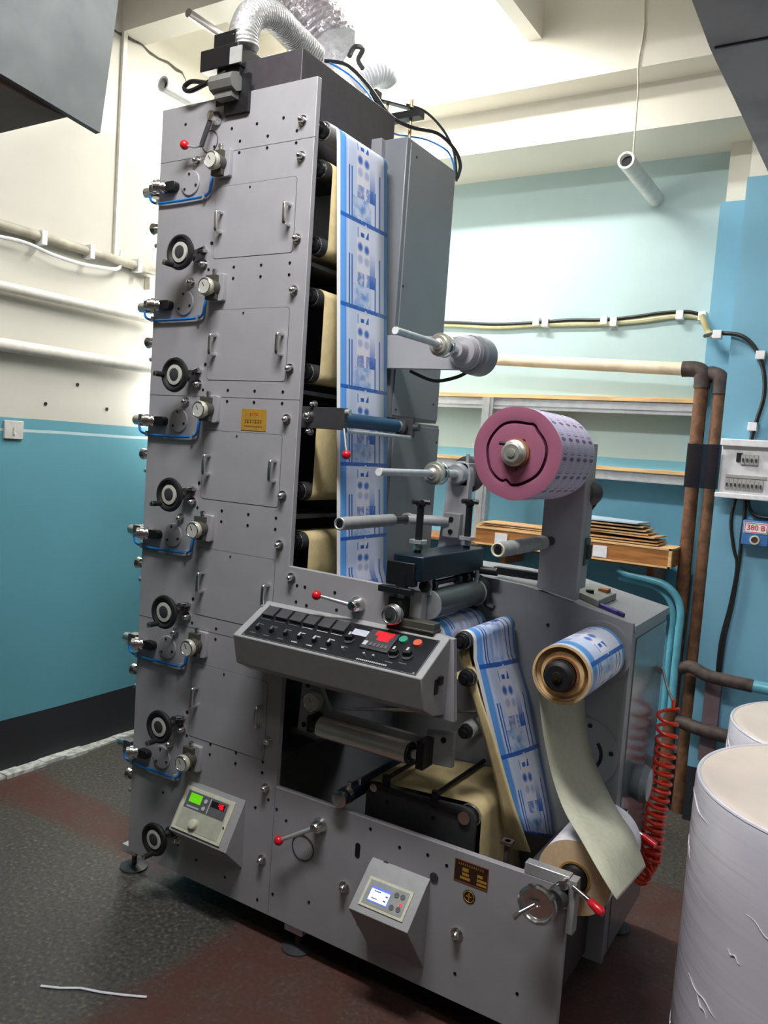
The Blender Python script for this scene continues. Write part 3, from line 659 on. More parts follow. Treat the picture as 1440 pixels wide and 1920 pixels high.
# ---------------------------------------------------------------- console
CF = Frame((0.567, 0.0, 1.087), (1.208, 0.0, 1.087), (0.567, -0.15, 1.003))
con = MB().prism([(0.0, 1.087), (-0.15, 1.003), (-0.128, 0.915), (-0.07, 0.885), (0.0, 0.872)], YZ, 0.567, 1.208).build('control_console', CONS, press, bevel=0.003)
fbox(MB(), CF, 0.045, 0.968, 0.13, 0.96, -0.002, 0.0012).build('console_face', CPAN, con)
edge = MB()
for a in ((0.045, 0.968, 0.13, 0.142), (0.045, 0.968, 0.948, 0.96), (0.045, 0.0485, 0.13, 0.96), (0.9645, 0.968, 0.13, 0.96)): fbox(edge, CF, *a, 0.001, 0.0022)
edge.build('face_border', GREYD, con)
for i, u in enumerate((0.094, 0.175, 0.256, 0.335, 0.418, 0.496)):
    fbox(MB(), CF, u - 0.033, u + 0.033, 0.20, 0.43, 0.001, 0.012).build('square_meter', KEYS, con, bevel=0.0012)
    p = CF(u + 0.004, 0.73); q = CF(u + 0.004, 0.73, 0.012)
    MB().cyl(p, q, 0.0085, 0.007, 16).build('rotary_knob', BLACK, con)
    mk = MB(); fbox(mk, CF, u - 0.012, u + 0.016, 0.61, 0.63, 0.001, 0.0018); fbox(mk, CF, u - 0.02, u + 0.012, 0.845, 0.865, 0.001, 0.0018); fbox(mk, CF, u - 0.03, u + 0.03, 0.475, 0.487, 0.001, 0.0018)
    mk.build('knob_marking', PRINTW if i > 2 else GREYD, con)
    fbox(MB(), CF, u + 0.004, u + 0.012, 0.68, 0.76, 0.012, 0.0155).build('knob_pointer', PRINTW if i > 2 else GREYD, con)
fbox(MB(), CF, 0.562, 0.640, 0.265, 0.405, 0.001, 0.004).build('white_meter_window', mat('meter_window', (196, 200, 214), 0.3), con)
fbox(MB(), CF, 0.645, 0.786, 0.20, 0.66, 0.001, 0.006).build('speed_display', mat('display_bezel', (62, 62, 66), 0.4), con, bevel=0.0015)
# seven-segment digits
def seg(F, u, v, w, h, digits, th, hgt, m, par):
    S7 = {'0': 'abcdef', '1': 'bc', '2': 'abged', '3': 'abgcd', '4': 'fgbc', '5': 'afgcd', '6': 'afgedc', '7': 'abc', '8': 'abcdefg', '9': 'abcdfg'}
    mb = MB()
    for i, ch in enumerate(digits):
        a = u + i * w * 1.3; tw = th; tv = th * h / w * 0.6
        R = {'a': (a, a + w, v, v + tv), 'd': (a, a + w, v + h - tv, v + h), 'g': (a, a + w, v + h / 2 - tv / 2, v + h / 2 + tv / 2), 'f': (a, a + tw, v, v + h / 2), 'b': (a + w - tw, a + w, v, v + h / 2), 'e': (a, a + tw, v + h / 2, v + h), 'c': (a + w - tw, a + w, v + h / 2, v + h)}
        for s_ in S7[ch]: fbox(mb, F, *R[s_], hgt, hgt + 0.001)
    mb.build('red_digits', m, par)
seg(CF, 0.667, 0.225, 0.0155, 0.105, '18888', 0.0035, 0.0062, REDL, con)
seg(CF, 0.700, 0.350, 0.0155, 0.080, '888', 0.0035, 0.0062, REDL, con)
fbox(MB(), CF, 0.652, 0.672, 0.50, 0.60, 0.006, 0.008).build('display_key', PRINTW, con)
for i in range(5): fbox(MB(), CF, 0.683 + i * 0.019, 0.697 + i * 0.019, 0.51, 0.59, 0.006, 0.0075).build('display_key', GREYD, con)
for u, v, m_, n_ in ((0.814, 0.291, GREENB, 'start_button'), (0.885, 0.30, ORANGEB, 'stop_button')):
    MB().cyl(CF(u, v, 0.001), CF(u, v, 0.008), 0.0135, 0.0125, 20).build(n_, m_, con)
for u, v in ((0.578, 0.55), (0.820, 0.66), (0.880, 0.62)):
    MB().cyl(CF(u, v, 0.001), CF(u, v, 0.005), 0.015, 0.015, 20).build('selector_base', DARKG, con)
    MB().hexa([CF(u - 0.018, v + 0.04, 0.005), CF(u + 0.018, v + 0.0, 0.005), CF(u + 0.018, v - 0.07, 0.005), CF(u - 0.018, v - 0.04, 0.005), CF(u - 0.016, v + 0.03, 0.018), CF(u + 0.016, v, 0.018), CF(u + 0.016, v - 0.07, 0.018), CF(u - 0.016, v - 0.04, 0.018)]).build('selector_grip', BLACK, con, bevel=0.001)
    fbox(MB(), CF, u - 0.006, u + 0.004, v - 0.10, v - 0.03, 0.018, 0.020).build('selector_mark', PRINTW, con)
    fbox(MB(), CF, u - 0.018, u + 0.018, v + 0.15, v + 0.17, 0.001, 0.0018).build('selector_marking', GREYD, con)
MB().cyl(CF(0.589, 0.80, 0.001), CF(0.589, 0.80, 0.014), 0.004, n=10).build('toggle', ALU, con)
for u in (0.695, 0.742): MB().cyl(CF(u, 0.79, 0.001), CF(u, 0.79, 0.010), 0.0035, n=10).build('toggle', ALU, con)
mk = MB()
for i in range(16): fbox(mk, CF, 0.672 + i * 0.0095, 0.678 + i * 0.0095, 0.885, 0.915, 0.001, 0.0018)
mk.build('console_lettering', PRINTW, con)
for u, v in ((0.052, 0.155), (0.960, 0.155), (0.052, 0.935), (0.955, 0.935)): MB().cyl(CF(u, v, 0.001), CF(u, v, 0.004), 0.004, n=10).build('face_screw', CHROME, con)
# mains switch in the right end of the console
MB().box(1.207, 1.211, -0.075, -0.055, 0.945, 0.985).build('switch_cutout', HOLE, con)
MB().box(1.209, 1.217, -0.058, -0.040, 0.968, 0.990).build('rocker_switch', BLACK, con)

# ---------------------------------------------------------------- wedge boxes with displays
def wedge(x0, x1, ztop, ytop, zbot, ybot, zend, name):
    return MB().prism([(0.0, ztop + (0.014 if ytop < 0 else 0)), (ytop - 0.001, ztop), (ybot, zbot), (0.0, zend)], YZ, x0, x1).build(name, CONS, press, bevel=0.0015)
tb = wedge(0.279, 0.529, 0.430, 0.0, 0.288, -0.083, 0.205, 'tension_controller_box')
F1 = Frame((0.279, -0.001, 0.430), (0.529, -0.001, 0.430), (0.279, -0.083, 0.288))
fbox(MB(), F1, 0.035, 0.878, 0.10, 0.94, 0.0, 0.006).build('ivory_bezel', IVORY, tb, bevel=0.001)
fbox(MB(), F1, 0.095, 0.82, 0.16, 0.88, 0.005, 0.0068).build('keypad_face', mat('keypad_grey_green', (176, 178, 160), 0.5), tb)
fbox(MB(), F1, 0.105, 0.80, 0.175, 0.50, 0.0065, 0.0076).build('display_strip', GREYD, tb)
fbox(MB(), F1, 0.155, 0.36, 0.205, 0.38, 0.0074, 0.0086).build('green_display', GREENL, tb)
fbox(MB(), F1, 0.53, 0.76, 0.215, 0.33, 0.0074, 0.0082).build('dark_display', BLACK, tb)
seg(F1, 0.655, 0.225, 0.035, 0.09, '46', 0.010, 0.0083, REDL, tb)
for v in (0.275, 0.415): MB().cyl(F1(0.435, v, 0.007), F1(0.435, v, 0.010), 0.0068, n=14).build('oval_key', PRINTW, tb)
fbox(MB(), F1, 0.150, 0.36, 0.445, 0.475, 0.0074, 0.0084).build('name_strip', PRINTW, tb)
fbox(MB(), F1, 0.50, 0.515, 0.19, 0.49, 0.0074, 0.0082).build('divider', PRINTW, tb)
MB().lathe(F1(0.385, 0.745, 0.006), F1.n, [(0, 0.017), (0.006, 0.017), (0.014, 0.015), (0.016, 0.012), (0.016, 0.001)], 24).build('round_knob', IVORY, tb)
MB().cyl(F1(0.85, 0.60, 0.006), F1(0.85, 0.60, 0.009), 0.0035, n=10).build('bezel_screw', CHROME, tb)
gb = wedge(1.014, 1.204, 0.392, -0.02, 0.304, -0.114, 0.145, 'guide_controller_box')
F2 = Frame((1.014, -0.021, 0.392), (1.204, -0.021, 0.392), (1.014, -0.114, 0.304))
fbox(MB(), F2, 0.118, 0.868, 0.21, 0.85, 0.0, 0.004).build('display_bezel', IVORY, gb, bevel=0.001)
fbox(MB(), F2, 0.16, 0.825, 0.27, 0.79, 0.0035, 0.0048).build('keypad_face', mat('keypad_grey', (150, 154, 150), 0.5), gb)
fbox(MB(), F2, 0.225, 0.555, 0.38, 0.71, 0.0045, 0.0056).build('screen_edge', BLUED, gb)
fbox(MB(), F2, 0.235, 0.545, 0.44, 0.685, 0.0054, 0.0064).build('lit_screen', BLUEL, gb)
mk = MB(); fbox(mk, F2, 0.29, 0.40, 0.465, 0.485, 0.0062, 0.0068); fbox(mk, F2, 0.28, 0.38, 0.62, 0.64, 0.0062, 0.0068); fbox(mk, F2, 0.49, 0.53, 0.50, 0.53, 0.0062, 0.0068); fbox(mk, F2, 0.48, 0.52, 0.60, 0.63, 0.0062, 0.0068)
mk.build('screen_mark', mat('screen_ink', (60, 70, 120), 0.5), gb)
for u, v in ((0.64, 0.395), (0.74, 0.39), (0.635, 0.665), (0.745, 0.655)): MB().cyl(F2(u, v, 0.0045), F2(u, v, 0.0068), 0.0072, n=16).build('membrane_key', GREYD, gb)
MB().torus(F2(0.752, 0.56, 0.006), F2.n, 0.0032, 0.0010, 16, 6).build('red_indicator', REDL, gb)

# ---------------------------------------------------------------- rollers
def roller(x, z, r, y0, y1, m, name='web_roller', hub=None, ext=0.0, par=press, hubm=BLACK):
    o = MB().lathe((x, y0, z), (0, 1, 0), [(0, r * 0.80), (0.0, r), (y1 - y0, r), (y1 - y0, r * 0.8)], 28).build(name, m, par)
    MB().lathe((x, y0 - 0.03, z), (0, 1, 0), [(0, r * 0.45), (0.012, r * 0.45), (0.012, r * 0.74), (0.0305, r * 0.78)], 24).build('roller_hub', hubm, o)
    MB().torus((x, y0, z), (0, 1, 0), r * 0.86, r * 0.07, 28, 6).build('bearing_ring', CHROME, o)
    if ext: MB().cyl((x, y1, z), (x, y1 + ext, z), r * 0.4).build('roller_axle', BLACK, o)
    return o
TR = [2.522, 2.411, 2.184, 2.029, 1.799, 1.650, 1.432, 1.273]
for z in TR:
    top = z > 2.5
    roller(0.618 if top else 0.612, z, 0.029, 0.070, 0.40, ROLLER if top else DARKG, ext=0.02)
    MB().cyl((0.618 if top else 0.612, 0.02, z), (0.618 if top else 0.612, 0.045, z), 0.012).build('axle_stub', BLACK, press)
# blue nip roller on its bracket
MB().box(0.60, 0.797, 0.021, 0.040, 1.628, 1.692).build('nip_bracket', DARKG, press, bevel=0.001)
acorn(0.668, 1.664, y=0.021, r=0.013); acorn(0.680, 1.700, y=0.030, r=0.008); acorn(0.672, 1.618, y=0.030, r=0.008)
MB().cyl((0.755, 0.060, 1.660), (0.755, 0.385, 1.660), 0.0225).build('blue_nip_roller', BLUER, press)
MB().cyl((0.755, 0.385, 1.660), (0.755, 0.425, 1.660), 0.019).build('nip_roller_end', ALU, press)
MB().box(0.735, 0.742, 0.04, 0.43, 1.628, 1.634).cyl((0.79, 0.045, 1.626), (0.79, 0.43, 1.626), 0.006).build('nip_tie_rod', ALU, press)
MB().box(0.735, 0.80, 0.425, 0.440, 1.625, 1.690).cyl((0.80, 0.432, 1.66), (0.82, 0.432, 1.66), 0.012).cyl((0.76, 0.420, 1.66), (0.76, 0.405, 1.66), 0.024).build('nip_rear_bracket', DARKG, press)
MB().cyl((0.797, 0.030, 1.680), (0.812, 0.030, 1.680), 0.009).build('nip_knob', ALU, press)
lv = MB().cyl((0.800, 0.020, 1.632), (0.822, 0.008, 1.566), 0.003, n=10).build('nip_lever', ALU, press)
MB().ball((0.824, 0.007, 1.556), 0.0135).build('lever_ball', REDP, lv)

# ---------------------------------------------------------------- web
web = thing('label_web', (0.9, 0.24, 1.0), 'white and blue printed label web running down the tower and hanging loose below the console', 'label web')
def xw(z): return 0.650 + (2.51 - z) * (0.755 - 0.650) / (2.51 - 1.2)
KN = [(2.56, 10 + 0.02), (2.285, 9.0), (2.012, 8.0), (1.760, 7.0), (1.520, 6.0), (1.287, 5.0), (1.06, 4.0)]
def vz(z):
    for (z1, v1), (z0, v0) in zip(KN[:-1], KN[1:]):
        if z >= z0: return v0 + (z - z0) / (z1 - z0) * (v1 - v0)
    return KN[-1][1]
US = [0, 0.25, 0.5, 0.75, 1.0]; YW = [0.098 + u * 0.292 for u in US]
def web_run(path, vs, name, m, ys=YW, parent=web):
    return MB().sheet([[(x, y, z) for y in ys] for x, z in path], US, vs).build(name, m, parent, solid=0.0012, fix=False)
path = []; vs = []
for i in range(9):                                # over the top roller
    a = math.radians(170 - i * 20); x = 0.618 + 0.0300 * math.cos(a); z = 2.522 + 0.0300 * math.sin(a); path.append((x, z)); vs.append(10.0 + 0.02 + (0.12 - i * 0.014) / 0.25 * 0.6)
z = 2.50
while z > 1.16: path.append((xw(z), z)); vs.append(vz(z)); z -= 0.04
path += [(0.78, 1.12), (0.84, 1.085), (0.95, 1.07)]; vs += [4.35, 4.1, 3.8]
vs = [v if i > 8 else vz(2.53) + (8 - i) * 0.05 for i, v in enumerate(vs)]
web_run(path, vs, 'tower_run', PRINT)
for za, zb in ((2.411, 2.184), (2.029, 1.799), (1.650, 1.432), (1.273, 1.0)):
    p = [(0.612 - 0.05, za + 0.030)] + [(0.612 + 0.0302 * math.cos(math.radians(a)), za + 0.0302 * math.sin(math.radians(a))) for a in (100, 80, 60, 40, 20, 0)]
    if zb > 1.1: p += [(0.612 + 0.0302 * math.cos(math.radians(a)), zb + 0.0302 * math.sin(math.radians(a))) for a in (0, -20, -40, -60, -80, -100)] + [(0.55, zb - 0.030)]
    else: p += [(0.642, 1.2), (0.642, zb)]
    web_run(p, [i * 0.1 for i in range(len(p))], 'unprinted_run', LINER)

# ---------------------------------------------------------------- die-cutting head
MB().box(1.010, 1.108, 0.0, 0.40, 1.222, 1.292).build('die_crosshead', NAVY, press, bevel=0.004)
MB().box(0.995, 1.085, -0.008, 0.02, 1.205, 1.272).build('crosshead_end', BLACK, press, bevel=0.003)
MB().box(0.985, 1.090, -0.03, -0.005, 1.184, 1.202).build('crosshead_arm', BLACK, press, bevel=0.002)
MB().box(1.03, 1.06, -0.01, 0.01, 1.198, 1.24).build('arm_post', BLACK, press)
for x, y in ((1.040, 0.085), (1.075, 0.335)):
    s_ = MB().cyl((x, y, 1.29), (x, y, 1.425), 0.0105).build('pressure_screw', BLACK, press)
    MB().lathe((x, y, 1.318), (0, 0, 1), [(0, 0.011), (0, 0.027), (0.010, 0.027), (0.010, 0.011)], 8, cap=False).build('lock_nut', ALU, s_, sharp=20)
    MB().cyl((x, y, 1.30), (x, y, 1.315), 0.015, n=8).build('jam_nut', CHROME, s_)
    k_ = MB().cyl((x, y, 1.425), (x, y, 1.440), 0.014)
    for i in range(5):
        a = 2 * PI * i / 5 + 0.3; k_.cyl((x, y, 1.437), (x + 0.027 * math.cos(a), y + 0.027 * math.sin(a), 1.437), 0.008, 0.0075, 10)
    k_.build('star_knob', BLACK, s_)
    MB().cyl((x, y, 1.40), (x, y, 1.425), 0.0085).build('screw_collar', ALU, s_)
# side frames, die cylinder, anvil
MB().box(1.040, 1.095, 0.030, 0.062, 1.10, 1.186).build('bearing_block', CONS, press, bevel=0.0015)
MB().box(1.06, 1.10, 0.375, 0.40, 1.05, 1.24).build('rear_bearing_frame', BLACK, press)
MB().cyl((1.095, 0.072, 1.150), (1.095, 0.375, 1.150), 0.040, n=36).build('die_cylinder', ROLLG, press)
MB().cyl((1.095, 0.066, 1.150), (1.095, 0.072, 1.150), 0.043, n=36).build('cylinder_flange', ALU, press)
MB().cyl((1.095, 0.375, 1.150), (1.095, 0.381, 1.150), 0.043, n=36).build('cylinder_flange', ALU, press)
MB().box(1.01, 1.058, -0.012, 0.05, 1.060, 1.170).build('drive_block', BLACK, press, bevel=0.003)
KX, KZ = 1.040, 1.126
kb = MB().cyl((KX, -0.012, KZ), (KX, -0.045, KZ), 0.024).build('die_end_bearing', ALU, press)
MB().torus((KX, -0.046, KZ), (0, 1, 0), 0.024, 0.0032).build('outer_ring', CHROME, kb)
MB().torus((KX, -0.026, KZ), (0, 1, 0), 0.027, 0.0028).build('rear_ring', CHROME, kb)
MB().cyl((KX, -0.045, KZ), (KX, -0.049, KZ), 0.016).cyl((KX, -0.049, KZ), (KX, -0.052, KZ), 0.008).build('bearing_cap', DARKG, kb)
MB().box(1.055, 1.160, -0.012, 0.03, 1.062, 1.115).box(1.053, 1.162, -0.016, 0.034, 1.090, 1.096).build('web_guide_block', OLIVE, press, bevel=0.002)
MB().cyl((1.085, 0.04, 1.205), (1.085, 0.40, 1.205), 0.008).build('crosshead_rod', BLACK, press)
for y in (0.05, 0.085, 0.25, 0.30, 0.355):
    MB().cyl((1.09, y, 1.203), (1.09, y + 0.016, 1.203), 0.018 if y != 0.25 else 0.014, n=20).build('pressure_wheel', BLACK if y in (0.085, 0.30) else DARKG, press)
MB().cyl((1.10, 0.06, 1.180), (1.10, 0.06, 1.225), 0.008).cyl((1.105, 0.36, 1.180), (1.105, 0.36, 1.225), 0.010).build('adjusting_pin', CHROME, press)
MB().tube([(1.085, 0.385, 1.205), (1.135, 0.39, 1.175), (1.135, 0.39, 1.120), (1.160, 0.39, 1.108)], 0.011, smooth=4).build('rear_clamp', BLACK, press)
MB().cyl((1.05, 0.385, 1.222), (1.16, 0.395, 1.222), 0.013).build('rear_pivot', BLACK, press)
# printed web coming off the anvil cylinder
anv = MB().cyl((1.085, 0.09, 1.045), (1.085, 0.395, 1.045), 0.052, n=36).build('anvil_cylinder', STEEL, press)
p = [(1.085 + 0.0530 * math.cos(math.radians(a)), 1.045 + 0.0530 * math.sin(math.radians(a))) for a in range(170, -100, -15)]
web_run(p, [i * 0.055 + 0.1 for i in range(len(p))], 'anvil_run', PRINT)

# web rollers right of the console
roller(1.205, 1.062, 0.026, 0.085, 0.40, DARKG, ext=0.02)
roller(1.226, 0.962, 0.025, 0.085, 0.40, DARKG, ext=0.02)
roller(1.236, 0.810, 0.024, 0.09, 0.40, ROLLER, ext=0.02)
# ring welded strap of hanging printed web: over the roller, then loose down to a torn end
rows = []; vsn = []
for i in range(15):
    a = math.radians(165 - i * 12); x = 1.205 + 0.0275 * math.cos(a); z = 1.062 + 0.0275 * math.sin(a)
    rows.append([(x, y, z) for y in YW]); vsn.append(0.15 + (14 - i) * 0.024)
LT = [(888, 1235, 0.098), (908, 1320, 0.105), (928, 1400, 0.12), (950, 1480, 0.15), (962, 1530, 0.17), (972, 1558, 0.18)]
RT = [(968, 1222, 0.39), (992, 1300, 0.39), (1006, 1375, 0.39), (1022, 1455, 0.39), (1034, 1520, 0.385), (1041, 1572, 0.38)]
for i, (l_, r_) in enumerate(zip(LT, RT)):
    a = P(l_[0], l_[1], y=l_[2]); b_ = P(r_[0], r_[1], y=r_[2]); rows.append([a.lerp(b_, u) + Vector((0.006 * math.sin(u * PI), 0, 0)) for u in US]); vsn.append((0.12, -0.36, -0.84, -1.33, -1.72, -1.985)[i])
rows[-1] = [p + Vector((0, 0, 0)) for p in rows[-1]]
MB().sheet(rows, US, vsn).build('loose_printed_end', PRINT, web, solid=0.0012, fix=False)
# backing strip, twisted, in front of it
LB = [(858, 1222, 0.10), (868, 1255, 0.10), (886, 1310, 0.10), (908, 1385, 0.10), (925, 1450, 0.10), (938, 1510, 0.10), (950, 1590, 0.10)]
RB = [(878, 1215, 0.12), (886, 1250, 0.11), (902, 1310, 0.09), (924, 1375, 0.08), (946, 1450, 0.075), (966, 1515, 0.07), (995, 1598, 0.07)]
rows = []
for l_, r_ in zip(LB, RB):
    a = P(l_[0], l_[1], y=l_[2]); b_ = P(r_[0], r_[1], y=r_[2]); rows.append([a.lerp(b_, u) for u in US])
MB().sheet(rows, US, [i * 0.2 for i in range(len(rows))]).build('twisted_backing', LINER, web, solid=0.0010, fix=False)
# backing paper round the lower roller
p = [(1.20, 1.05)] + [(1.226 + 0.0262 * math.cos(math.radians(a)), 0.962 + 0.0262 * math.sin(math.radians(a))) for a in (150, 110, 70, 30, 0, -30, -60, -90, -130)] + [(1.17, 0.955)]
web_run(p, [i * 0.1 for i in range(len(p))], 'backing_run', LINER)

# chrome roller lying across the window, on a plate
MB().prism([(0.690, 0.865), (0.76, 0.84), (0.80, 0.775), (1.135, 0.775), (1.135, 0.80), (1.22, 0.812), (1.22, 0.712), (0.95, 0.69), (0.682, 0.690)], XZ, 0.045, 0.062).build('cross_roller_plate', CONS, press, bevel=0.001)
cr_ = MB().lathe((0.795, 0.005, 0.738), (1, 0, 0), [(0, 0.024), (0.003, 0.031), (0.312, 0.031), (0.315, 0.024)], 40).build('chrome_cross_roller', STEEL, press)
MB().torus((1.108, 0.005, 0.738), (1, 0, 0), 0.027, 0.005).cyl((1.108, 0.005, 0.738), (1.118, 0.005, 0.738), 0.021).build('roller_end_cap', BLACK, cr_)
MB().cyl((1.112, 0.005, 0.738), (1.150, 0.005, 0.738), 0.013).build('roller_axle', ALU, cr_)
MB().cyl((0.770, 0.005, 0.738), (0.795, 0.005, 0.738), 0.020).build('roller_axle', BLACK, cr_)
MB().box(1.135, 1.160, -0.012, 0.045, 0.705, 0.785).build('roller_clamp', BLACK, press, bevel=0.002)
MB().box(0.755, 0.775, -0.01, 0.045, 0.715, 0.765).build('roller_clamp', BLACK, press, bevel=0.002)
dial_gauge(0.752, 0.800, 0.045, 0.010, press, 0.029)
for x, z in ((0.712, 0.838), (0.706, 0.712), (1.190, 0.785)):
    MB().cyl((x, 0.046, z), (x, 0.042, z), 0.008, n=14).build('plate_hole', HOLE, press)
MB().cyl(P(640, 1328, y=0.10), P(900, 1336, y=0.385), 0.0055).build('tie_rod', CHROME, press)
# turning bar with chrome end knob
tb_ = MB().cyl((0.900, -0.01, 0.552), (0.900, 0.40, 0.552), 0.024).build('ink_roller', mat('dark_blue_rubber', (20, 30, 48), 0.4), press)
MB().lathe((0.900, -0.01, 0.552), (0, -1, 0), [(-0.03, 0.026), (-0.01, 0.026), (-0.01, 0.022), (0.006, 0.022), (0.006, 0.025), (0.016, 0.025), (0.018, 0.02), (0.018, 0.001)], 24).build('end_knob', CHROME, tb_)
MB().cyl((0.905, 0.02, 0.575), (0.905, 0.02, 0.592), 0.007).cyl((0.915, 0.06, 0.575), (0.915, 0.06, 0.594), 0.007).build('set_screw', CHROME, tb_)
# slack table: dark side plate with rounded corner, liner web over it
sp_ = [(0.935, 0.28), (0.935, 0.555), (0.952, 0.582), (1.25, 0.603)] + [(1.26 + 0.035 * math.cos(math.radians(a)), 0.568 + 0.035 * math.sin(math.radians(a))) for a in (80, 60, 40, 20, 0)] + [(1.295, 0.28)]
MB().prism(sp_, XZ, 0.068, 0.080).build('slack_table_plate', DARKG, press, bevel=0.001)
MB().prism(sp_, XZ, 0.395, 0.405).build('slack_table_plate', DARKG, press)
roller(1.265, 0.572, 0.033, 0.095, 0.39, STEEL)
p = [(0.93, 0.578), (1.0, 0.586), (1.1, 0.594), (1.2, 0.602), (1.255, 0.6065)] + [(1.265 + 0.0345 * math.cos(math.radians(a)), 0.572 + 0.0345 * math.sin(math.radians(a))) for a in (75, 55, 35, 15, 0)] + [(1.300, 0.5), (1.305, 0.42), (1.31, 0.36), (1.33, 0.26)]
web_run(p, [i * 0.1 for i in range(len(p))], 'slack_table_run', LINER)
for x in (1.00, 1.165):
    MB().cyl((x, 0.072, 0.612), (x, 0.40, 0.612), 0.007).build('hold_down_bar', BLACK, press)
    MB().box(x - 0.010, x + 0.010, 0.064, 0.078, 0.575, 0.622).build('bar_clamp', BLACK, press)
MB().cyl((0.965, 0.064, 0.578), (0.965, 0.058, 0.578), 0.012).build('table_pin', CHROME, press)
MB().cyl((1.262, 0.066, 0.575), (1.262, 0.060, 0.575), 0.018).build('table_pin', CHROME, press)
MB().box(0.95, 1.25, 0.060, 0.068, 0.583, 0.592).build('table_edge_bar', BLACK, press)
for x, z in ((1.01, 0.545), (1.165, 0.545)): MB().cyl((x, 0.069, z), (x, 0.065, z), 0.006, n=12).build('plate_hole', HOLE, press)
MB().cyl((1.40, 0.05, 0.50), (1.40, 0.05, 0.56), 0.008).box(1.385, 1.415, 0.035, 0.065, 0.552, 0.560).build('guide_stud', IRON, press)
MB().cyl((1.46, 0.06, 0.46), (1.46, 0.38, 0.46), 0.03).build('lower_roller', DARKG, press)

# ---------------------------------------------------------------- rear base box
rbx = MB().prism([(1.585, 0.10), (1.585, 1.112), (1.245, 1.176), (1.06, 1.186), (0.80, 1.186), (0.80, 0.10)], XZ, 0.44, 0.86).build('rear_base_box', BOXG, press, bevel=0.002)
MB().prism([(1.590, 1.095), (1.590, 1.118), (1.247, 1.182), (1.245, 1.176), (1.582, 1.112)], XZ, 0.435, 0.875).build('box_lid', BOXG, rbx, bevel=0.001)
MB().box(1.585, 1.588, 0.47, 0.86, 0.11, 1.075).build('end_panel', ENDP, rbx)
MB().box(1.10, 1.30, 0.50, 0.53, 1.198, 1.222).build('rear_rail', BLACK, press)
for x, z in ((1.33, 0.98), (1.20, 1.02), (1.33, 1.08), (1.25, 0.93)): MB().cyl((x, 0.42, z), (x, 0.417, z), 0.005, n=10).build('socket_screw', HOLE, press)
fl = MB().cyl((1.475, 0.42, 0.72), (1.475, 0.412, 0.72), 0.105, n=48).build('curved_slot_cover', BOXG, press)
sl = MB()
for i in range(9):
    a0 = math.radians(-40 + i * 9); a1 = math.radians(-31 + i * 9)
    pa = [(1.475 + r_ * math.cos(t), 0.72 + r_ * math.sin(t)) for r_, t in ((0.05, a0), (0.06, a0), (0.06, a1), (0.05, a1))]
    sl.prism(pa, XZ, 0.4125, 0.4105)
sl.build('curved_slot', HOLE, fl)
for a in (10, 80, -60): MB().cyl((1.475 + 0.085 * math.cos(math.radians(a)), 0.412, 0.72 + 0.085 * math.sin(math.radians(a))), (1.475 + 0.085 * math.cos(math.radians(a)), 0.409, 0.72 + 0.085 * math.sin(math.radians(a))), 0.007, n=12).build('cover_screw', HOLE, fl)

# ---------------------------------------------------------------- spindles and posts
def cone_hub(x, z, y, par, sgn=1):
    MB().lathe((x, y, z), (0, 1, 0), [(0, 0.009), (0.004, 0.015), (0.010, 0.017), (0.010, 0.026), (0.020, 0.028), (0.020, 0.035), (0.030, 0.036), (0.036, 0.030), (0.045, 0.028), (0.045, 0.012)], 28).build('cone_hub', BRUSH, par)
    MB().torus((x, y + 0.058, z), (0, 1, 0), 0.033, 0.0022).build('hub_ring', CHROME, par)
    MB().cyl((x, y + 0.07, z + 0.0), (x, y + 0.085, z), 0.015).build('hub_collar', DARKG, par)
# upper arm with clutch motor
arm = MB().prism([(0.66, 1.853), (0.96, 1.850)] + [(0.985 + 0.055 * math.cos(math.radians(a)), 1.905 + 0.055 * math.sin(math.radians(a))) for a in range(-90, 91, 20)] + [(0.94, 1.955), (0.66, 1.965)], XZ, 0.40, 0.42).build('upper_rewind_arm', GREY, press, bevel=0.002)
MB().cyl((0.985, -0.03, 1.905), (0.985, 0.22, 1.905), 0.0105).build('upper_spindle', ALU, press)
MB().cyl((0.985, -0.034, 1.905), (0.985, -0.03, 1.905), 0.0105, 0.0108).build('spindle_end', PLASTICW, press)
cone_hub(0.985, 1.905, 0.205, press)
MB().cyl((0.985, 0.28, 1.905), (0.985, 0.34, 1.905), 0.014).build('spindle_collar', ALU, press)
MB().lathe((0.985, 0.33, 1.905), (0, 1, 0), [(0, 0.026), (0.04, 0.028), (0.045, 0.045), (0.06, 0.052), (0.07, 0.052)], 32).build('motor_flange', GREY, press)
MB().lathe((0.985, 0.42, 1.905), (0, 1, 0), [(0, 0.058), (0.02, 0.060), (0.025, 0.064), (0.095, 0.064), (0.10, 0.058), (0.10, 0.001)], 36).build('clutch_motor', CABG, press)
# lower arm post
po = MB().prism([(0.925, 1.10), (1.045, 1.10), (1.035, 1.45)] + [(0.998 + 0.040 * math.cos(math.radians(a)), 1.520 + 0.040 * math.sin(math.radians(a))) for a in range(0, 181, 20)] + [(0.955, 1.45)], XZ, 0.40, 0.43).build('middle_rewind_post', GREY, press, bevel=0.002)
MB().cyl((0.998, -0.085, 1.518), (0.998, 0.22, 1.518), 0.0105).build('middle_spindle', ALU, press)
MB().cyl((0.998, -0.089, 1.518), (0.998, -0.085, 1.518), 0.0108).build('spindle_end', PLASTICW, press)
cone_hub(0.998, 1.518, 0.205, press)
MB().cyl((0.998, 0.28, 1.518), (0.998, 0.39, 1.518), 0.013).lathe((0.998, 0.37, 1.518), (0, 1, 0), [(0, 0.030), (0.03, 0.034)], 24).build('spindle_bearing', ALU, press)
MB().lathe((0.998, 0.455, 1.518), (0, 1, 0), [(0, 0.052), (0.006, 0.060), (0.018, 0.060), (0.024, 0.05)], 36).build('brake_disc', DARKG, press)
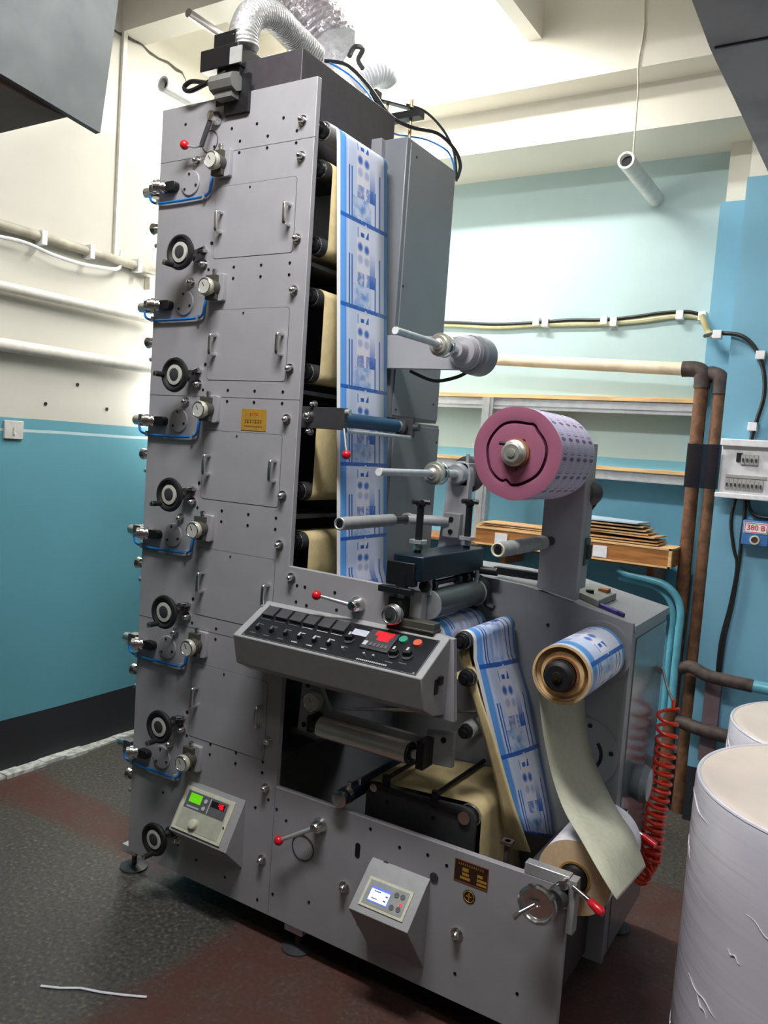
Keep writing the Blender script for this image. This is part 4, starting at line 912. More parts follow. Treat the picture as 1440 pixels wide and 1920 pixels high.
MB().box(1.0, 1.03, 0.40, 0.46, 1.48, 1.555).cyl((1.02, 0.41, 1.55), (1.02, 0.41, 1.585), 0.006).build('brake_block', GREY, press, bevel=0.002)
r3 = MB().lathe((0.845, -0.035, 1.358), (0, 1, 0), [(0, 0.014), (0, 0.0195), (0.29, 0.0195), (0.29, 0.014)], 28).build('grey_idler_roller', ROLLER, press)
MB().torus((0.845, -0.035, 1.358), (0, 1, 0), 0.0165, 0.0028).build('roller_rim', ALU, r3)
MB().cyl((0.845, -0.036, 1.358), (0.845, -0.030, 1.358), 0.011).build('roller_core', BLACK, r3)
MB().cyl((0.845, 0.255, 1.358), (0.845, 0.345, 1.358), 0.014).build('roller_axle', BLACK, r3)
MB().cyl((0.845, 0.345, 1.358), (0.845, 0.362, 1.358), 0.020).cyl((0.845, 0.355, 1.358), (0.985, 0.385, 1.362), 0.017).build('idler_arm', CONS, press)
MB().box(0.965, 1.025, 0.375, 0.402, 1.312, 1.392).build('idler_mount', CONS, press, bevel=0.003)
for z in (1.332, 1.372): MB().cyl((0.995, 0.376, z), (0.995, 0.372, z), 0.008, n=14).build('mount_screw', HOLE, press)
# right post
MB().prism([(1.286, 1.19), (1.410, 1.167), (1.410, 1.64), (1.286, 1.64)], XZ, 0.412, 0.450).build('unwind_post', GREY, press, bevel=0.002)
MB().box(1.38, 1.410, 0.45, 0.50, 1.20, 1.64).build('post_flange', GREY, press)
MB().lathe((1.395, 0.47, 1.492), (0.2, 1, 0), [(0, 0.028), (0.02, 0.038), (0.03, 0.040), (0.045, 0.034), (0.05, 0.015)], 28).build('post_motor', DARKG, press)
MB().tube([(1.415, 0.50, 1.52), (1.425, 0.51, 1.48), (1.40, 0.50, 1.43)], 0.004).build('motor_lead', CABLE, press)
MB().box(1.39, 1.415, 0.455, 0.50, 1.27, 1.355).cyl((1.418, 0.475, 1.29), (1.418, 0.475, 1.335), 0.010).build('gear_housing', mat('dark_green_enamel', (58, 74, 70), 0.4), press, bevel=0.003)
r4 = MB().lathe((1.318, 0.015, 1.338), (0, 1, 0), [(0, 0.014), (0, 0.0205), (0.33, 0.0205), (0.33, 0.014)], 28).build('wrapped_idler_roller', ROLLER, press)
for y in (0.05, 0.10, 0.16, 0.22, 0.28): MB().torus((1.318, y, 1.338), (0.12, 1, 0.05), 0.0207, 0.0008).build('tape_wrap', CONS, r4)
MB().torus((1.318, 0.015, 1.338), (0, 1, 0), 0.0170, 0.0030).build('roller_rim', IVORY, r4)
MB().cyl((1.318, 0.014, 1.338), (1.318, 0.02, 1.338), 0.011).build('roller_core', BLACK, r4)
MB().cyl((1.318, 0.345, 1.338), (1.318, 0.42, 1.338), 0.014).build('roller_axle', BLACK, r4)

# pink roll on its shaft
PX, PZ = 1.328, 1.594
MB().cyl((PX, 0.030, PZ), (PX, 0.42, PZ), 0.028).build('roll_shaft', ALU, press)
MB().lathe((PX, 0.058, PZ), (0, -1, 0), [(0, 0.035), (0.018, 0.035), (0.022, 0.031), (0.024, 0.027), (0.030, 0.027), (0.034, 0.023), (0.034, 0.011), (0.037, 0.011), (0.038, 0.003)], 36).build('expanding_chuck', BRUSH, press)
MB().cyl((PX - 0.020, 0.045, PZ + 0.022), (PX - 0.040, 0.035, PZ + 0.024), 0.005, n=10).build('chuck_screw', BLACK, press)
roll = thing('label_roll', (PX, 0.2, PZ), 'large mauve-edged paper roll with purple printed pattern on the upper right shaft', 'paper roll')
rp = MB(); NN = 64; R0 = 0.1235
def wob(t, r): return r + 0.0016 * math.sin(3 * t + 1) + 0.0008 * math.sin(7 * t) + (-0.010 * math.exp(-((t - 4.45) / 0.10) ** 2) if r < 0.1 else -0.002 * math.exp(-((t - 4.45) / 0.12) ** 2)) + (0.006 * math.exp(-((t - 1.05) / 0.14) ** 2) if r < 0.1 else 0)
def ring(mb, y, r): 
    b = len(mb.v)
    for i in range(NN):
        t = 2 * PI * i / NN; q = wob(t, r); mb.v.append(Vector((PX + q * math.cos(t), y, PZ + q * math.sin(t))))
    return b
def band(mb, a, b, uv=None):
    for i in range(NN):
        j = (i + 1) % NN
        mb.face((a + i, a + j, b + j, b + i), ((0, i / NN * 15), (0, (i + 1) / NN * 15), (1, (i + 1) / NN * 15), (1, i / NN * 15)) if uv else None)
s_ = MB(); a = ring(s_, 0.058, R0); b = ring(s_, 0.338, R0); band(s_, a, b, True)
s_.build('printed_face', PINKS, roll, origin=(PX, 0.198, PZ))
fmb = MB(); prof = [(0.038, 0.058), (0.074, 0.056), (0.079, 0.057), (0.081, 0.066), (0.085, 0.066), (0.087, 0.058), (0.100, 0.056), (R0, 0.058)]
rs = [ring(fmb, y, r) for r, y in prof]
for i in range(len(rs) - 1): fmb.mat(1 if i in (2, 3, 4) else 0); band(fmb, rs[i], rs[i + 1])
bmb = MB(); q = ring(bmb, 0.338, R0); q2 = ring(bmb, 0.338, 0.038); band(bmb, q, q2); bmb.build('wound_edge', PINKF, roll)
fmb.build('wound_edge', [PINKF, PINKD], roll, origin=(PX, 0.198, PZ))
MB().lathe((PX, 0.050, PZ), (0, 1, 0), [(0, 0.031), (0, 0.039), (0.295, 0.039), (0.295, 0.031)], 36).build('core', CARD, roll)

# blue printed roll with its liner tail
BXX, BZZ = 1.498, 1.030
MB().cyl((BXX, 0.045, BZZ), (BXX, 0.42, BZZ), 0.030).build('roll_shaft', BLACK, press)
MB().lathe((BXX, 0.050, BZZ), (0, -1, 0), [(-0.02, 0.040), (0.002, 0.040), (0.006, 0.034), (0.012, 0.030), (0.012, 0.014), (0.016, 0.013), (0.017, 0.001)], 30).build('rubber_chuck', RUBBER, press)
MB().cyl((BXX, 0.033, BZZ), (BXX, 0.030, BZZ), 0.0065, n=6).build('brass_valve', mat('brass_valve_metal', (190, 160, 70), 0.25, 1.0), press)
MB().cyl((BXX, 0.405, BZZ), (BXX, 0.42, BZZ), 0.092, n=40).build('roll_backing_disc', BOXG, press)
br_ = thing('printed_roll', (BXX, 0.22, BZZ), 'small roll of blue printed labels with yellow edge and loose pale tail', 'paper roll')
s_ = MB().lathe((BXX, 0.072, BZZ), (0, 1, 0), [(0, 0.079), (0.012, 0.079), (0.318, 0.079)], 56, cap=False)
s_.uv = [((u[0][0] / 0.318, u[0][1] * 2.1 + 0.13), (u[1][0] / 0.318, u[1][1] * 2.1 + 0.13), (u[2][0] / 0.318, u[2][1] * 2.1 + 0.13), (u[3][0] / 0.318, u[3][1] * 2.1 + 0.13)) for u in s_.uv]
s_.build('printed_face', PRINT, br_)
MB().lathe((BXX, 0.072, BZZ), (0, 1, 0), [(0, 0.0788), (-0.0006, 0.0725), (0.012, 0.0715), (0.024, 0.063), (0.024, 0.060), (0.010, 0.058), (0.010, 0.0455)], 48, cap=False).build('wound_edge', mat('yellow_roll_edge', (214, 182, 130), 0.7, var=0.12, scale=40), br_)
MB().torus((BXX - 0.001, 0.080, BZZ - 0.001), (0, 1, 0), 0.0708, 0.0013, 48, 6).build('loose_turn', mat('grey_violet_edge', (120, 108, 118), 0.7), br_)
MB().lathe((BXX, 0.074, BZZ), (0, 1, 0), [(0, 0.041), (-0.001, 0.0465), (0.3, 0.0465), (0.3, 0.041)], 40, cap=False).build('core', CARD, br_)
LTT = [(1008, 1265, 0.085), (1011, 1290, 0.085), (1014, 1340, 0.09), (1023, 1400, 0.10), (1037, 1462, 0.11), (1058, 1520, 0.09), (1088, 1572, 0.03), (1118, 1625, -0.04), (1140, 1662, -0.06), (1157, 1688, -0.06)]
RTT = [(1106, 1225, 0.385), (1098, 1250, 0.385), (1096, 1320, 0.385), (1104, 1385, 0.385), (1120, 1440, 0.385), (1143, 1490, 0.37), (1165, 1530, 0.35), (1187, 1562, 0.33), (1201, 1598, 0.31), (1211, 1625, 0.30)]
rows = []
for l_, r_ in zip(LTT, RTT):
    a = P(l_[0], l_[1], y=l_[2]); yr = r_[2]; b_ = P(r_[0], r_[1], y=yr)
    while l_[1] > 1500 and math.hypot(b_.x - 1.577, b_.z - 0.505) < 0.125 and yr > 0.0: yr -= 0.01; b_ = P(r_[0], r_[1], y=yr)
    if True: pass
    a, b_ = Vector(a), Vector(b_); rows.append([a.lerp(b_, u) for u in US])
cols = list(zip(*rows)); cols = [spline(list(c_), 4) for c_ in cols]; rows = list(zip(*cols))
MB().sheet(rows, US, [i * 0.05 for i in range(len(rows))]).build('liner_tail', TAIL, br_, solid=0.0012, fix=False)

# unwind roll at the bottom with clamp and handwheel
UX, UZ = 1.577, 0.505
MB().cyl((UX, 0.0, UZ), (UX, 0.42, UZ), 0.025).build('roll_shaft', BLACK, press)
MB().lathe((UX, 0.082, UZ), (0, -1, 0), [(0, 0.036), (0.008, 0.035), (0.012, 0.030), (0.03, 0.026)], 28).build('unwind_chuck', BLACK, press)
ur = thing('unwind_roll', (UX, 0.22, UZ), 'white label stock roll with kraft-coloured edge at the bottom right of the press', 'paper roll')
MB().lathe((UX, 0.080, UZ), (0, 1, 0), [(0, 0.098), (0.30, 0.098)], 60, cap=False).build('outer_face', PAPER, ur)
MB().lathe((UX, 0.080, UZ), (0, 1, 0), [(0, 0.0425), (0, 0.098)], 60, cap=False).build('wound_edge', KRAFT, ur)
MB().lathe((UX, 0.380, UZ), (0, 1, 0), [(0, 0.0425), (0, 0.098)], 60, cap=False).build('wound_edge', KRAFT, ur)
MB().lathe((UX, 0.078, UZ), (0, 1, 0), [(0, 0.0375), (0, 0.0432), (0.304, 0.0432), (0.304, 0.0375)], 40, cap=False).build('core', mat('yellow_brown_core', (176, 132, 66), 0.8), ur)
# clamp
MB().box(1.470, 1.590, 0.0, 0.03, 0.515, 0.545).build('shaft_clamp_bar', ALU, press, bevel=0.002)
MB().box(1.592, 1.612, -0.012, 0.022, 0.405, 0.545).build('shaft_clamp_plate', CONS, press, bevel=0.002)
MB().cyl((1.582, -0.022, 0.530), (1.582, 0.01, 0.530), 0.012).build('clamp_pivot', CHROME, press)
cl = MB().cyl((1.605, -0.015, 0.532), (1.655, -0.035, 0.522), 0.0065).build('clamp_lever', CHROME, press)
MB().lathe((1.652, -0.034, 0.5225), (0.045, -0.020, -0.012), [(0, 0.007), (0.004, 0.010), (0.038, 0.0125), (0.045, 0.008), (0.047, 0.001)], 18).build('lever_grip', REDP, cl)
hw = MB().lathe((1.536, -0.065, 0.487), (0, -1, 0), [(-0.004, 0.012), (-0.004, 0.044), (0.002, 0.050), (0.012, 0.050), (0.016, 0.045), (0.013, 0.040), (0.004, 0.036), (0.004, 0.008), (0.001, 0.006)], 40).build('chrome_handwheel', CHROME, press)
MB().cyl((1.536, -0.061, 0.487), (1.575, 0.0, 0.495), 0.014).cyl((1.565, -0.03, 0.490), (1.572, -0.008, 0.493), 0.026).build('handwheel_shaft', DARKG, hw)
MB().torus((1.573, -0.006, 0.493), (0.1, -1, 0.1), 0.028, 0.004).build('shaft_ring', CHROME, hw)
MB().cyl((1.532, -0.080, 0.489), (1.504, -0.105, 0.470), 0.0055).cyl((1.504, -0.105, 0.470), (1.494, -0.115, 0.456), 0.0065).build('crank_handle', CHROME, hw)
# far-side clamp of the unwind shaft
MB().box(1.588, 1.610, 0.44, 0.47, 0.50, 0.56).cyl((1.61, 0.43, 0.555), (1.63, 0.42, 0.54), 0.012).build('far_shaft_clamp', CHROME, press)
fc = MB().cyl((1.62, 0.45, 0.525), (1.665, 0.44, 0.508), 0.0055).build('far_clamp_lever', CHROME, press)
MB().cyl((1.665, 0.44, 0.508), (1.705, 0.43, 0.495), 0.010).build('lever_grip', REDP, fc)
MB().lathe((1.588, 0.60, 0.60), (1, 0, 0), [(0, 0.05), (0.03, 0.06), (0.05, 0.05), (0.055, 0.02)], 24).build('belt_cover', ENDP, press)

# ================================================================== CABINET
cab = thing('electrical_cabinet', (0.4, 0.62, 0), 'tall grey sheet-steel cabinet standing behind the press tower', 'cabinet')
MB().box(0.10, 0.690, 0.442, 0.795, 1.690, 2.630).build('upper_body', CABG, cab, bevel=0.003)
MB().box(0.10, 0.700, 0.442, 0.800, 0.0, 1.684).build('lower_body', CABG, cab, bevel=0.003)
MB().box(0.690, 0.695, 0.462, 0.790, 1.70, 2.615).build('upper_side_panel', CABG, cab, bevel=0.001)
MB().box(0.700, 0.705, 0.462, 0.795, 0.10, 1.672).build('lower_side_panel', CABG, cab, bevel=0.001)
for y, z in ((0.50, 2.58), (0.47, 2.14), (0.75, 1.76), (0.48, 1.72), (0.78, 1.62), (0.48, 1.64)): MB().cyl((0.695, y, z), (0.707 if z < 1.69 else 0.697, y, z), 0.004, n=8).build('panel_screw', HOLE, cab)
MB().tube([(0.76, 0.45, 1.85), (0.85, 0.46, 1.82), (0.93, 0.47, 1.835), (0.97, 0.48, 1.86)], 0.006).build('motor_cable', CABLE, press)

# ================================================================== TOP OF THE TOWER
MB().box(0.285, 0.560, 0.022, 0.560, 2.46, 2.755).build('drying_plenum', PLEN, press, bevel=0.002)
for x in (0.42, 0.50): MB().cyl((x, 0.035, 2.755), (x, 0.035, 2.762), 0.006, n=8).build('plenum_screw', ALU, press)
bl = MB().box(0.175, 0.335, -0.015, 0.10, 2.735, 2.800).box(0.215, 0.310, 0.0, 0.10, 2.795, 2.850).box(0.235, 0.33, 0.0, 0.12, 2.62, 2.74).build('dryer_blower', BLACK, press, bevel=0.003)
MB().box(0.305, 0.352, -0.019, -0.014, 2.735, 2.785).build('rating_label', MIDG, bl)
co = MB().box(0.285, 0.385, -0.012, 0.0, 2.585, 2.70).build('connector_plate', BLACK, press)
MB().cyl((0.262, -0.035, 2.670), (0.355, -0.035, 2.670), 0.029, 0.029, 8).box(0.275, 0.345, -0.045, -0.012, 2.625, 2.66).build('heavy_connector', mat('connector_grey', (112, 112, 108), 0.5), press, sharp=20)
tag(MB().tube([(0.262, -0.033, 2.672), (0.215, -0.030, 2.690), (0.155, -0.028, 2.705), (0.125, -0.030, 2.690), (0.160, -0.035, 2.672), (0.235, -0.030, 2.690), (0.29, -0.015, 2.715)], 0.0075).build('connector_cable', CABLE), 'black cable looped over the top edge of the press beside the grey connector', 'cable')
tag(MB().tube([P(436, 128, y=0.02), P(438, 143, y=0.02), P(447, 158, y=0.0)], 0.004).build('blower_air_tube', BLUET), 'short blue tube below the black blower box', 'tube')

def ribbed(path, r, pitch, depth, m, name, n=28, jit=0.0):
    pts = spline([Vector(p) for p in path], 14); L_ = [0]
    for a, b in zip(pts[:-1], pts[1:]): L_.append(L_[-1] + (b - a).length)
    tot = L_[-1]; cnt = int(tot / pitch) * 4; out = []; k = 0
    for i in range(cnt + 1):
        d = tot * i / cnt
        while k < len(L_) - 2 and L_[k + 1] < d: k += 1
        out.append(pts[k].lerp(pts[k + 1], (d - L_[k]) / max(1e-9, L_[k + 1] - L_[k])))
    mb = MB(); mb.tube(out, lambda t: r + depth * (1 if int(round(t * cnt)) % 4 in (1, 2) else -1) * 0.5, n, smooth=0)
    if jit:
        random.seed(3)
        c0 = [out[min(i // n, len(out) - 1)] for i in range(len(mb.v))]
        for i, v_ in enumerate(mb.v):
            mb.v[i] = v_ + (v_ - c0[i]).normalized() * random.uniform(-jit, jit)
    return mb.build(name, m, None, sharp=60 if not jit else 12)
fd = ribbed([P(458, 92, y=0.05), P(458, 60, y=0.05), P(475, 28, y=0.09), P(510, 30, y=0.18), P(548, 66, y=0.32), P(590, 108, y=0.45)], 0.046, 0.011, 0.003, FLEX, 'flexible_duct')
tag(fd, 'silver flexible duct curving from the black blower into the tower top', 'duct')
fd2 = ribbed([(-0.35, 0.50, 3.80), (-0.22, 0.51, 3.55), P(480, -90, y=0.55), P(520, -30, y=0.55), P(562, 22, y=0.56), P(594, 62, y=0.58), P(618, 98, y=0.60)], 0.120, 0.022, 0.006, FOIL, 'foil_duct', 44, 0.006)
tag(fd2, 'wide crinkled foil duct coming down from the ceiling behind the tower top', 'duct')
fd3 = ribbed([(0.44, 0.54, 2.70), P(640, 172, y=0.80), P(668, 152, y=0.85), P(697, 134, y=0.90), P(716, 132, y=0.95), P(722, 142, y=1.0)], 0.058, 0.014, 0.005, WFLEX, 'corrugated_duct')
tag(fd3, 'short white corrugated duct lying behind the tower top', 'duct')
stp = MB().tube([P(655, 105, y=0.55), P(665, 88, y=0.58), P(680, 92, y=0.6), P(672, 112, y=0.6), P(680, 128, y=0.6)], 0.009).build('duct_strap', DARKG)
tag(stp, 'dark metal strap hook between the foil duct and the white corrugated duct', 'strap')
a0, a1, a2, a3 = P(690, 152, y=0.62), P(768, 212, y=0.80), P(790, 212, y=0.80), P(700, 150, y=0.62)
MB().box(0.405, 0.62, 0.62, 0.66, 2.775, 2.800).box(0.40, 0.43, 0.62, 0.66, 2.80, 2.90).hexa([(0.41, 0.62, 2.87), (0.425, 0.62, 2.87), (0.425, 0.66, 2.87), (0.41, 0.66, 2.87), (0.60, 0.62, 2.80), (0.615, 0.62, 2.80), (0.615, 0.66, 2.80), (0.60, 0.66, 2.80)]).build('mounting_bracket', BLACK, cab)
for x in (0.47, 0.575):
    r_ = MB().cyl((x, 0.64, 2.62), (x, 0.64, 2.845), 0.006).build('threaded_rod', BRASS, cab)
    MB().cyl((x, 0.64, 2.80), (x, 0.64, 2.815), 0.013, n=6).build('rod_nut', ALU, r_)
cb1 = MB().tube([P(608, 114, y=0.45), P(650, 122, y=0.50), P(690, 160, y=0.52), P(730, 215, y=0.56), P(770, 238, y=0.62), P(820, 250, y=0.72), P(852, 280, y=0.80), P(863, 310, y=0.83), P(857, 335, y=0.83)], 0.0068).build('power_cable', CABLE)
tag(cb1, 'thick black cable arching from the tower top over the cabinet', 'cable')
cb2 = MB().tube([P(762, 196, y=0.70), P(790, 205, y=0.72), P(815, 225, y=0.76), P(838, 255, y=0.79), P(852, 290, y=0.81), P(856, 340, y=0.82)], 0.0050).build('signal_cable', CABLE)
tag(cb2, 'thinner black cable dropping from the black bracket behind the cabinet', 'cable')
cb3 = MB().tube([P(618, 118, y=0.44), P(655, 140, y=0.46), P(690, 175, y=0.48), P(712, 215, y=0.50), P(735, 248, y=0.60), P(765, 255, y=0.70), P(800, 262, y=0.76), P(835, 280, y=0.80), P(848, 300, y=0.82), P(853, 325, y=0.82)], 0.0036).build('air_line', BLUET)
tag(cb3, 'light blue air line running beside the black cables over the cabinet', 'tube')

# ================================================================== LEFT WALL
def wl(u, v, off=0.03): return P(u, v, x=-1.08 + off)
yl0, yl1 = -2.5, 2.08
cd = MB().tube([(-1.055, yl0, 2.405), (-1.055, 0.2, 2.395), (-1.055, yl1, 2.38)], 0.022, 12, smooth=0).build('wall_pipe', mat('grimy_pipe', (160, 154, 138), 0.6, var=0.2, scale=10))
tag(cd, 'grimy beige pipe running along the left wall above the lamp', 'pipe')
for y in (0.30, 0.55, 0.83): MB().box(-1.08, -1.028, y - 0.012, y + 0.012, 2.36, 2.42).build('pipe_clip', PLASTICW, cd)
wc = MB().tube([(-1.045, -2.4, 2.37), (-1.045, -1.2, 2.36), wl(-120, 425, 0.045), wl(0, 444, 0.045), wl(50, 456, 0.05), wl(100, 478, 0.055), wl(150, 494, 0.05), wl(200, 503, 0.045), wl(222, 503, 0.03), wl(226, 488, 0.02), wl(228, 470, 0.02)], 0.008).build('white_cable', PLASTICW)
tag(wc, 'white cable sagging just below the beige wall pipe', 'cable')
vc = MB().box(-1.08, -1.062, 0.700, 0.722, 2.40, 3.44).build('cable_trunking', mat('cream_trunking', (222, 220, 206), 0.5)); tag(vc, 'slim cream cable trunking rising up the left wall to the ceiling', 'trunking')
for nm, z, r, lab in (('upper_wall_pipe', 2.145, 0.022, 'white pipe on the left wall just above the lamp glow'), ('lower_wall_pipe', 1.905, 0.028, 'white pipe on the left wall just below the lamp glow')):
    o = MB().cyl((-1.04, -2.5, z), (-1.04, 2.09, z), r, n=16).build('painted_wall_pipe', mat('white_painted_pipe_' + nm, (206, 202, 192), 0.5)); tag(o, lab, 'pipe')
jb = MB().box(-1.08, -1.04, 0.905, 0.955, 2.29, 2.355).build('junction_box', mat('cream_box', (210, 206, 190), 0.5), bevel=0.003); tag(jb, 'small cream junction box under the pipe by the press edge', 'junction box')
lt = thing('wall_fluorescent_lamp', (-1.0, 1.5, 2.02), 'bright fluorescent tube lamp on the left wall hidden behind the press', 'lamp')
MB().box(-1.08, -1.03, 1.02, 2.02, 1.985, 2.06).build('lamp_housing', PLASTICW, lt)
MB().cyl((-1.005, 1.04, 2.022), (-1.005, 2.0, 2.022), 0.013).build('lamp_tube', LAMPM, lt)
ct = thing('ceiling_fluorescent_lamp', (0.10, 1.05, 3.55), 'bright fluorescent lamp under the ceiling above the press', 'lamp')
MB().box(-0.5, 0.58, 1.0, 1.10, 3.56, 3.62).build('lamp_housing', PLASTICW, ct)
MB().cyl((-0.48, 1.05, 3.535), (0.56, 1.05, 3.535), 0.013).build('lamp_tube', LAMPM, ct)
for x in (-0.4, 0.45): MB().cyl((x, 1.05, 3.62), (x, 1.05, 3.80), 0.004, n=8).build('hanger_wire', ALU, ct)
for (x, y), lab in (((3.0, -1.9), 'unseen fluorescent fill lamp added over the right side of the shop'), ((1.1, -0.95), 'unseen fluorescent fill lamp added over the aisle in front of the press')):
    t = thing('shop_fill_lamp', (x, y, 3.7), lab, 'lamp')  # out-of-view fixtures added to fill the shop and press front with light
    MB().box(x - 0.6, x + 0.6, y - 0.15, y + 0.15, 3.68, 3.80).build('lamp_housing', PLASTICW, t)
    for dy in (-0.07, 0.07): MB().cyl((x - 0.58, y + dy, 3.655), (x + 0.58, y + dy, 3.655), 0.013).build('lamp_tube', LAMPM, t)
sw = P(24, 806, x=-1.078); s_ = MB().box(-1.08, -1.068, sw.y - 0.045, sw.y + 0.045, sw.z - 0.04, sw.z + 0.04).build('wall_switch', mat('painted_over_switch', (190, 188, 182), 0.6), bevel=0.003)
tag(s_, 'white square switch plate on the teal left wall', 'switch')
MB().cyl((-1.066, sw.y, sw.z - 0.02), (-1.066, sw.y, sw.z + 0.012), 0.004, n=8).build('switch_toggle', IVORY, s_)

# pipes sticking out of the back wall
def stub(name, y0, r, lab, xz, m, wall=2.1):
    x, z = xz
    t = MB().lathe((x, y0, z), (0, 1, 0), [(0.03, r * 0.70), (0.0, r * 0.74), (0.0, r), (wall - y0, r)], 32, cap=False).build(name, m)
    MB().cyl((x, y0 + 0.028, z), (x, y0 + 0.03, z), r * 0.72, n=24).build('dark_bore', BLACK, t)
    return tag(t, lab, 'pipe')
PW = mat('white_plastic_pipe', (216, 218, 214), 0.35)
q = P(1230, 378, y=2.1); st_ = stub('open_pipe', P(1174, 294, x=q.x).y, 0.036, 'white open-ended pipe sticking out of the back wall on a wire', (q.x, (q.z + P(1174, 294, x=q.x).z) / 2), PW)
q0 = P(1174, 294, x=q.x)
wr = MB().tube([(q0.x + 0.02, q0.y + 0.03, q0.z + 0.0), (q0.x + 0.02, q0.y + 0.02, q0.z + 0.25), P(1197, 120, y=1.565), P(1207, 60, y=1.565), P(1209, 0, y=1.565)], 0.0035, 6, smooth=3).build('hanging_wire', mat('cream_wire', (206, 200, 178), 0.6))
tag(wr, 'thin cream wire from the ceiling holding the open pipe end', 'wire')
qa = P(306, 157, y=0.60); stub('open_pipe', 0.60, 0.033, 'white open-ended pipe above the left corner of the press', (qa.x, qa.z), PW)
qb = P(353, 24, y=0.30); bt = MB().cyl((qb.x, 0.30, qb.z), (qb.x, 2.10, qb.z), 0.016).build('chrome_rail', CHROME); tag(bt, 'thin shiny metal tube high up behind the blower', 'tube')

# ================================================================== BIG DUCTS NEAR THE CAMERA
hd = thing('duct_hood', (0.2, -1.0, 2.6), 'large grey sheet-metal duct hood hanging at the upper left', 'duct')
c1 = P(185, 250, x=0.70); c2 = P(222, -20, x=0.70)
MB().prism([(c1.y, c1.z), (c2.y, c2.z), (c2.y - 0.02, 3.1), (-2.6, 3.1), (-2.6, P(0, 140, x=0.70).z - 0.0), (P(0, 140, x=0.70).y, P(0, 140, x=0.70).z)], YZ, 0.690, 0.705).build('hood_side_sheet', GALV, hd)
zb = P(125, 220, x=0.69).z; yb = P(125, 220, x=0.69).y
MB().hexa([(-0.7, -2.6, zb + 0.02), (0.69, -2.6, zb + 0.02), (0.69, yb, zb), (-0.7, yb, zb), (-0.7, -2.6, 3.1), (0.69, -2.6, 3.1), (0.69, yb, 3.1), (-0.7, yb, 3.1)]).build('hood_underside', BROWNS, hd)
MB().box(0.2, 0.24, -1.6, -1.56, 3.1, 3.8).box(-0.4, -0.36, -1.6, -1.56, 3.1, 3.8).build('hanger', GALV, hd)
rd = thing('ceiling_duct', (2.4, 0.0, 2.6), 'wide dark grey rectangular duct overhead at the upper right', 'duct')
e = [P(u, v, z=2.5) for u, v in ((1290, -25), (1297, 0), (1314, 45), (1331, 90), (1346, 123), (1374, 180), (1399, 234), (1440, 322), (1475, 395))]
poly = [(p.x, p.y) for p in e] + [(3.2, e[-1].y), (3.2, e[0].y)]
MB().prism(poly, lambda p, q, d: (p, q, d), 2.5, 2.85).build('duct_body', mat('dark_galvanised_sheet', (188, 188, 190), 0.6, 0.0, var=0.12, scale=7), rd)
sm = P(1331, 90, z=2.5)
MB().box(sm.x + 0.01, 3.2, sm.y - 0.003, sm.y + 0.003, 2.496, 2.5).build('duct_seam', DARKG, rd)
for y in (-0.2, 0.6): MB().box(2.6, 2.64, y, y + 0.02, 2.85, 3.8).build('hanger', GALV, rd)
ey = P(1318, 15, z=2.5); MB().cyl((2.05, 0.35, 2.49), (2.05, 0.35, 2.5), 0.01).build('duct_rivet', HOLE, rd)

# ================================================================== BACK WALL
sh = thing('wall_shelf', (0.8, 1.95, 1.6), 'long wall shelf of pale boards on aluminium rails with an upright post', 'shelf')
def Zb(v, u, y): return P(u, v, y=y).z
ys = 1.96
zt = P(1060, 745, y=ys).z; zl = P(1200, 882, y=ys).z; xr = P(1304, 750, y=ys).x - 0.01
MB().box(-0.9, xr, ys, 2.10, zt - 0.010, zt + 0.010).build('top_board', WOODL, sh)
MB().box(-0.9, xr, ys + 0.01, ys + 0.04, zt - 0.068, zt - 0.012).box(-0.9, xr, ys + 0.004, ys + 0.012, zt - 0.050, zt - 0.044).box(-0.9, xr, ys + 0.002, ys + 0.012, zt - 0.068, zt - 0.060).build('top_rail', ALU, sh)
MB().box(-0.9, xr, ys, 2.10, zl - 0.009, zl + 0.009).build('middle_board', WOODL, sh)
MB().box(-0.9, xr, ys + 0.01, ys + 0.04, zl - 0.055, zl - 0.010).box(-0.9, xr, ys + 0.002, ys + 0.012, zl - 0.055, zl - 0.048).build('middle_rail', ALU, sh)
pxl = P(905, 760, y=ys).x; pxr = P(925, 760, y=ys).x
MB().box(pxl, pxr, ys - 0.005, ys + 0.045, 1.05, zt - 0.012).box(pxl + 0.018, pxr - 0.018, ys - 0.010, ys - 0.004, 1.05, zt - 0.012).build('upright_post', ALU, sh)
zc_ = P(1257, 1067, y=1.74).z
MB().box(-0.2, 1.34, 1.78, 2.10, zc_ - 0.012, zc_).box(1.28, 1.31, 1.85, 2.10, zc_ - 0.10, zc_ - 0.012).box(0.55, 0.58, 1.85, 2.10, zc_ - 0.10, zc_ - 0.012).build('bottom_board', WOODD, sh)
# crates
def crate(x0, x1, y0, y1, z0, z1, lab, lx):
    c_ = thing('wooden_crate', ((x0 + x1) / 2, (y0 + y1) / 2, z0), lab, 'crate', None)
    MB().box(x0, x1, y0, y1, z0 + 0.001, z1 - 0.008).build('crate_body', WOODD, c_, bevel=0.001)
    MB().box(x0, x1 + 0.002, y0 - 0.003, y1, z1 - 0.008, z1).build('crate_lid', WOODL, c_)
    MB().box(x0, x1, y0 - 0.003, y0, z0, z0 + 0.008).box(x1 - 0.012, x1 + 0.001, y0 - 0.003, y0 + 0.001, z0, z1).box(x1, x1 + 0.002, y0, y0 + 0.02, z0, z1).build('edge_strip', WOODL, c_)
    MB().box(lx, lx + 0.065, y0 - 0.004, y0, z1 - 0.075, z1 - 0.022).build('paper_label', PAPER, c_)
    return c_
yc = 1.74
x1_ = P(1260, 1030, y=yc).x; zt_ = P(1260, 1030, y=yc).z; z0_ = zc_; x0_ = P(1075, 1005, y=yc).x
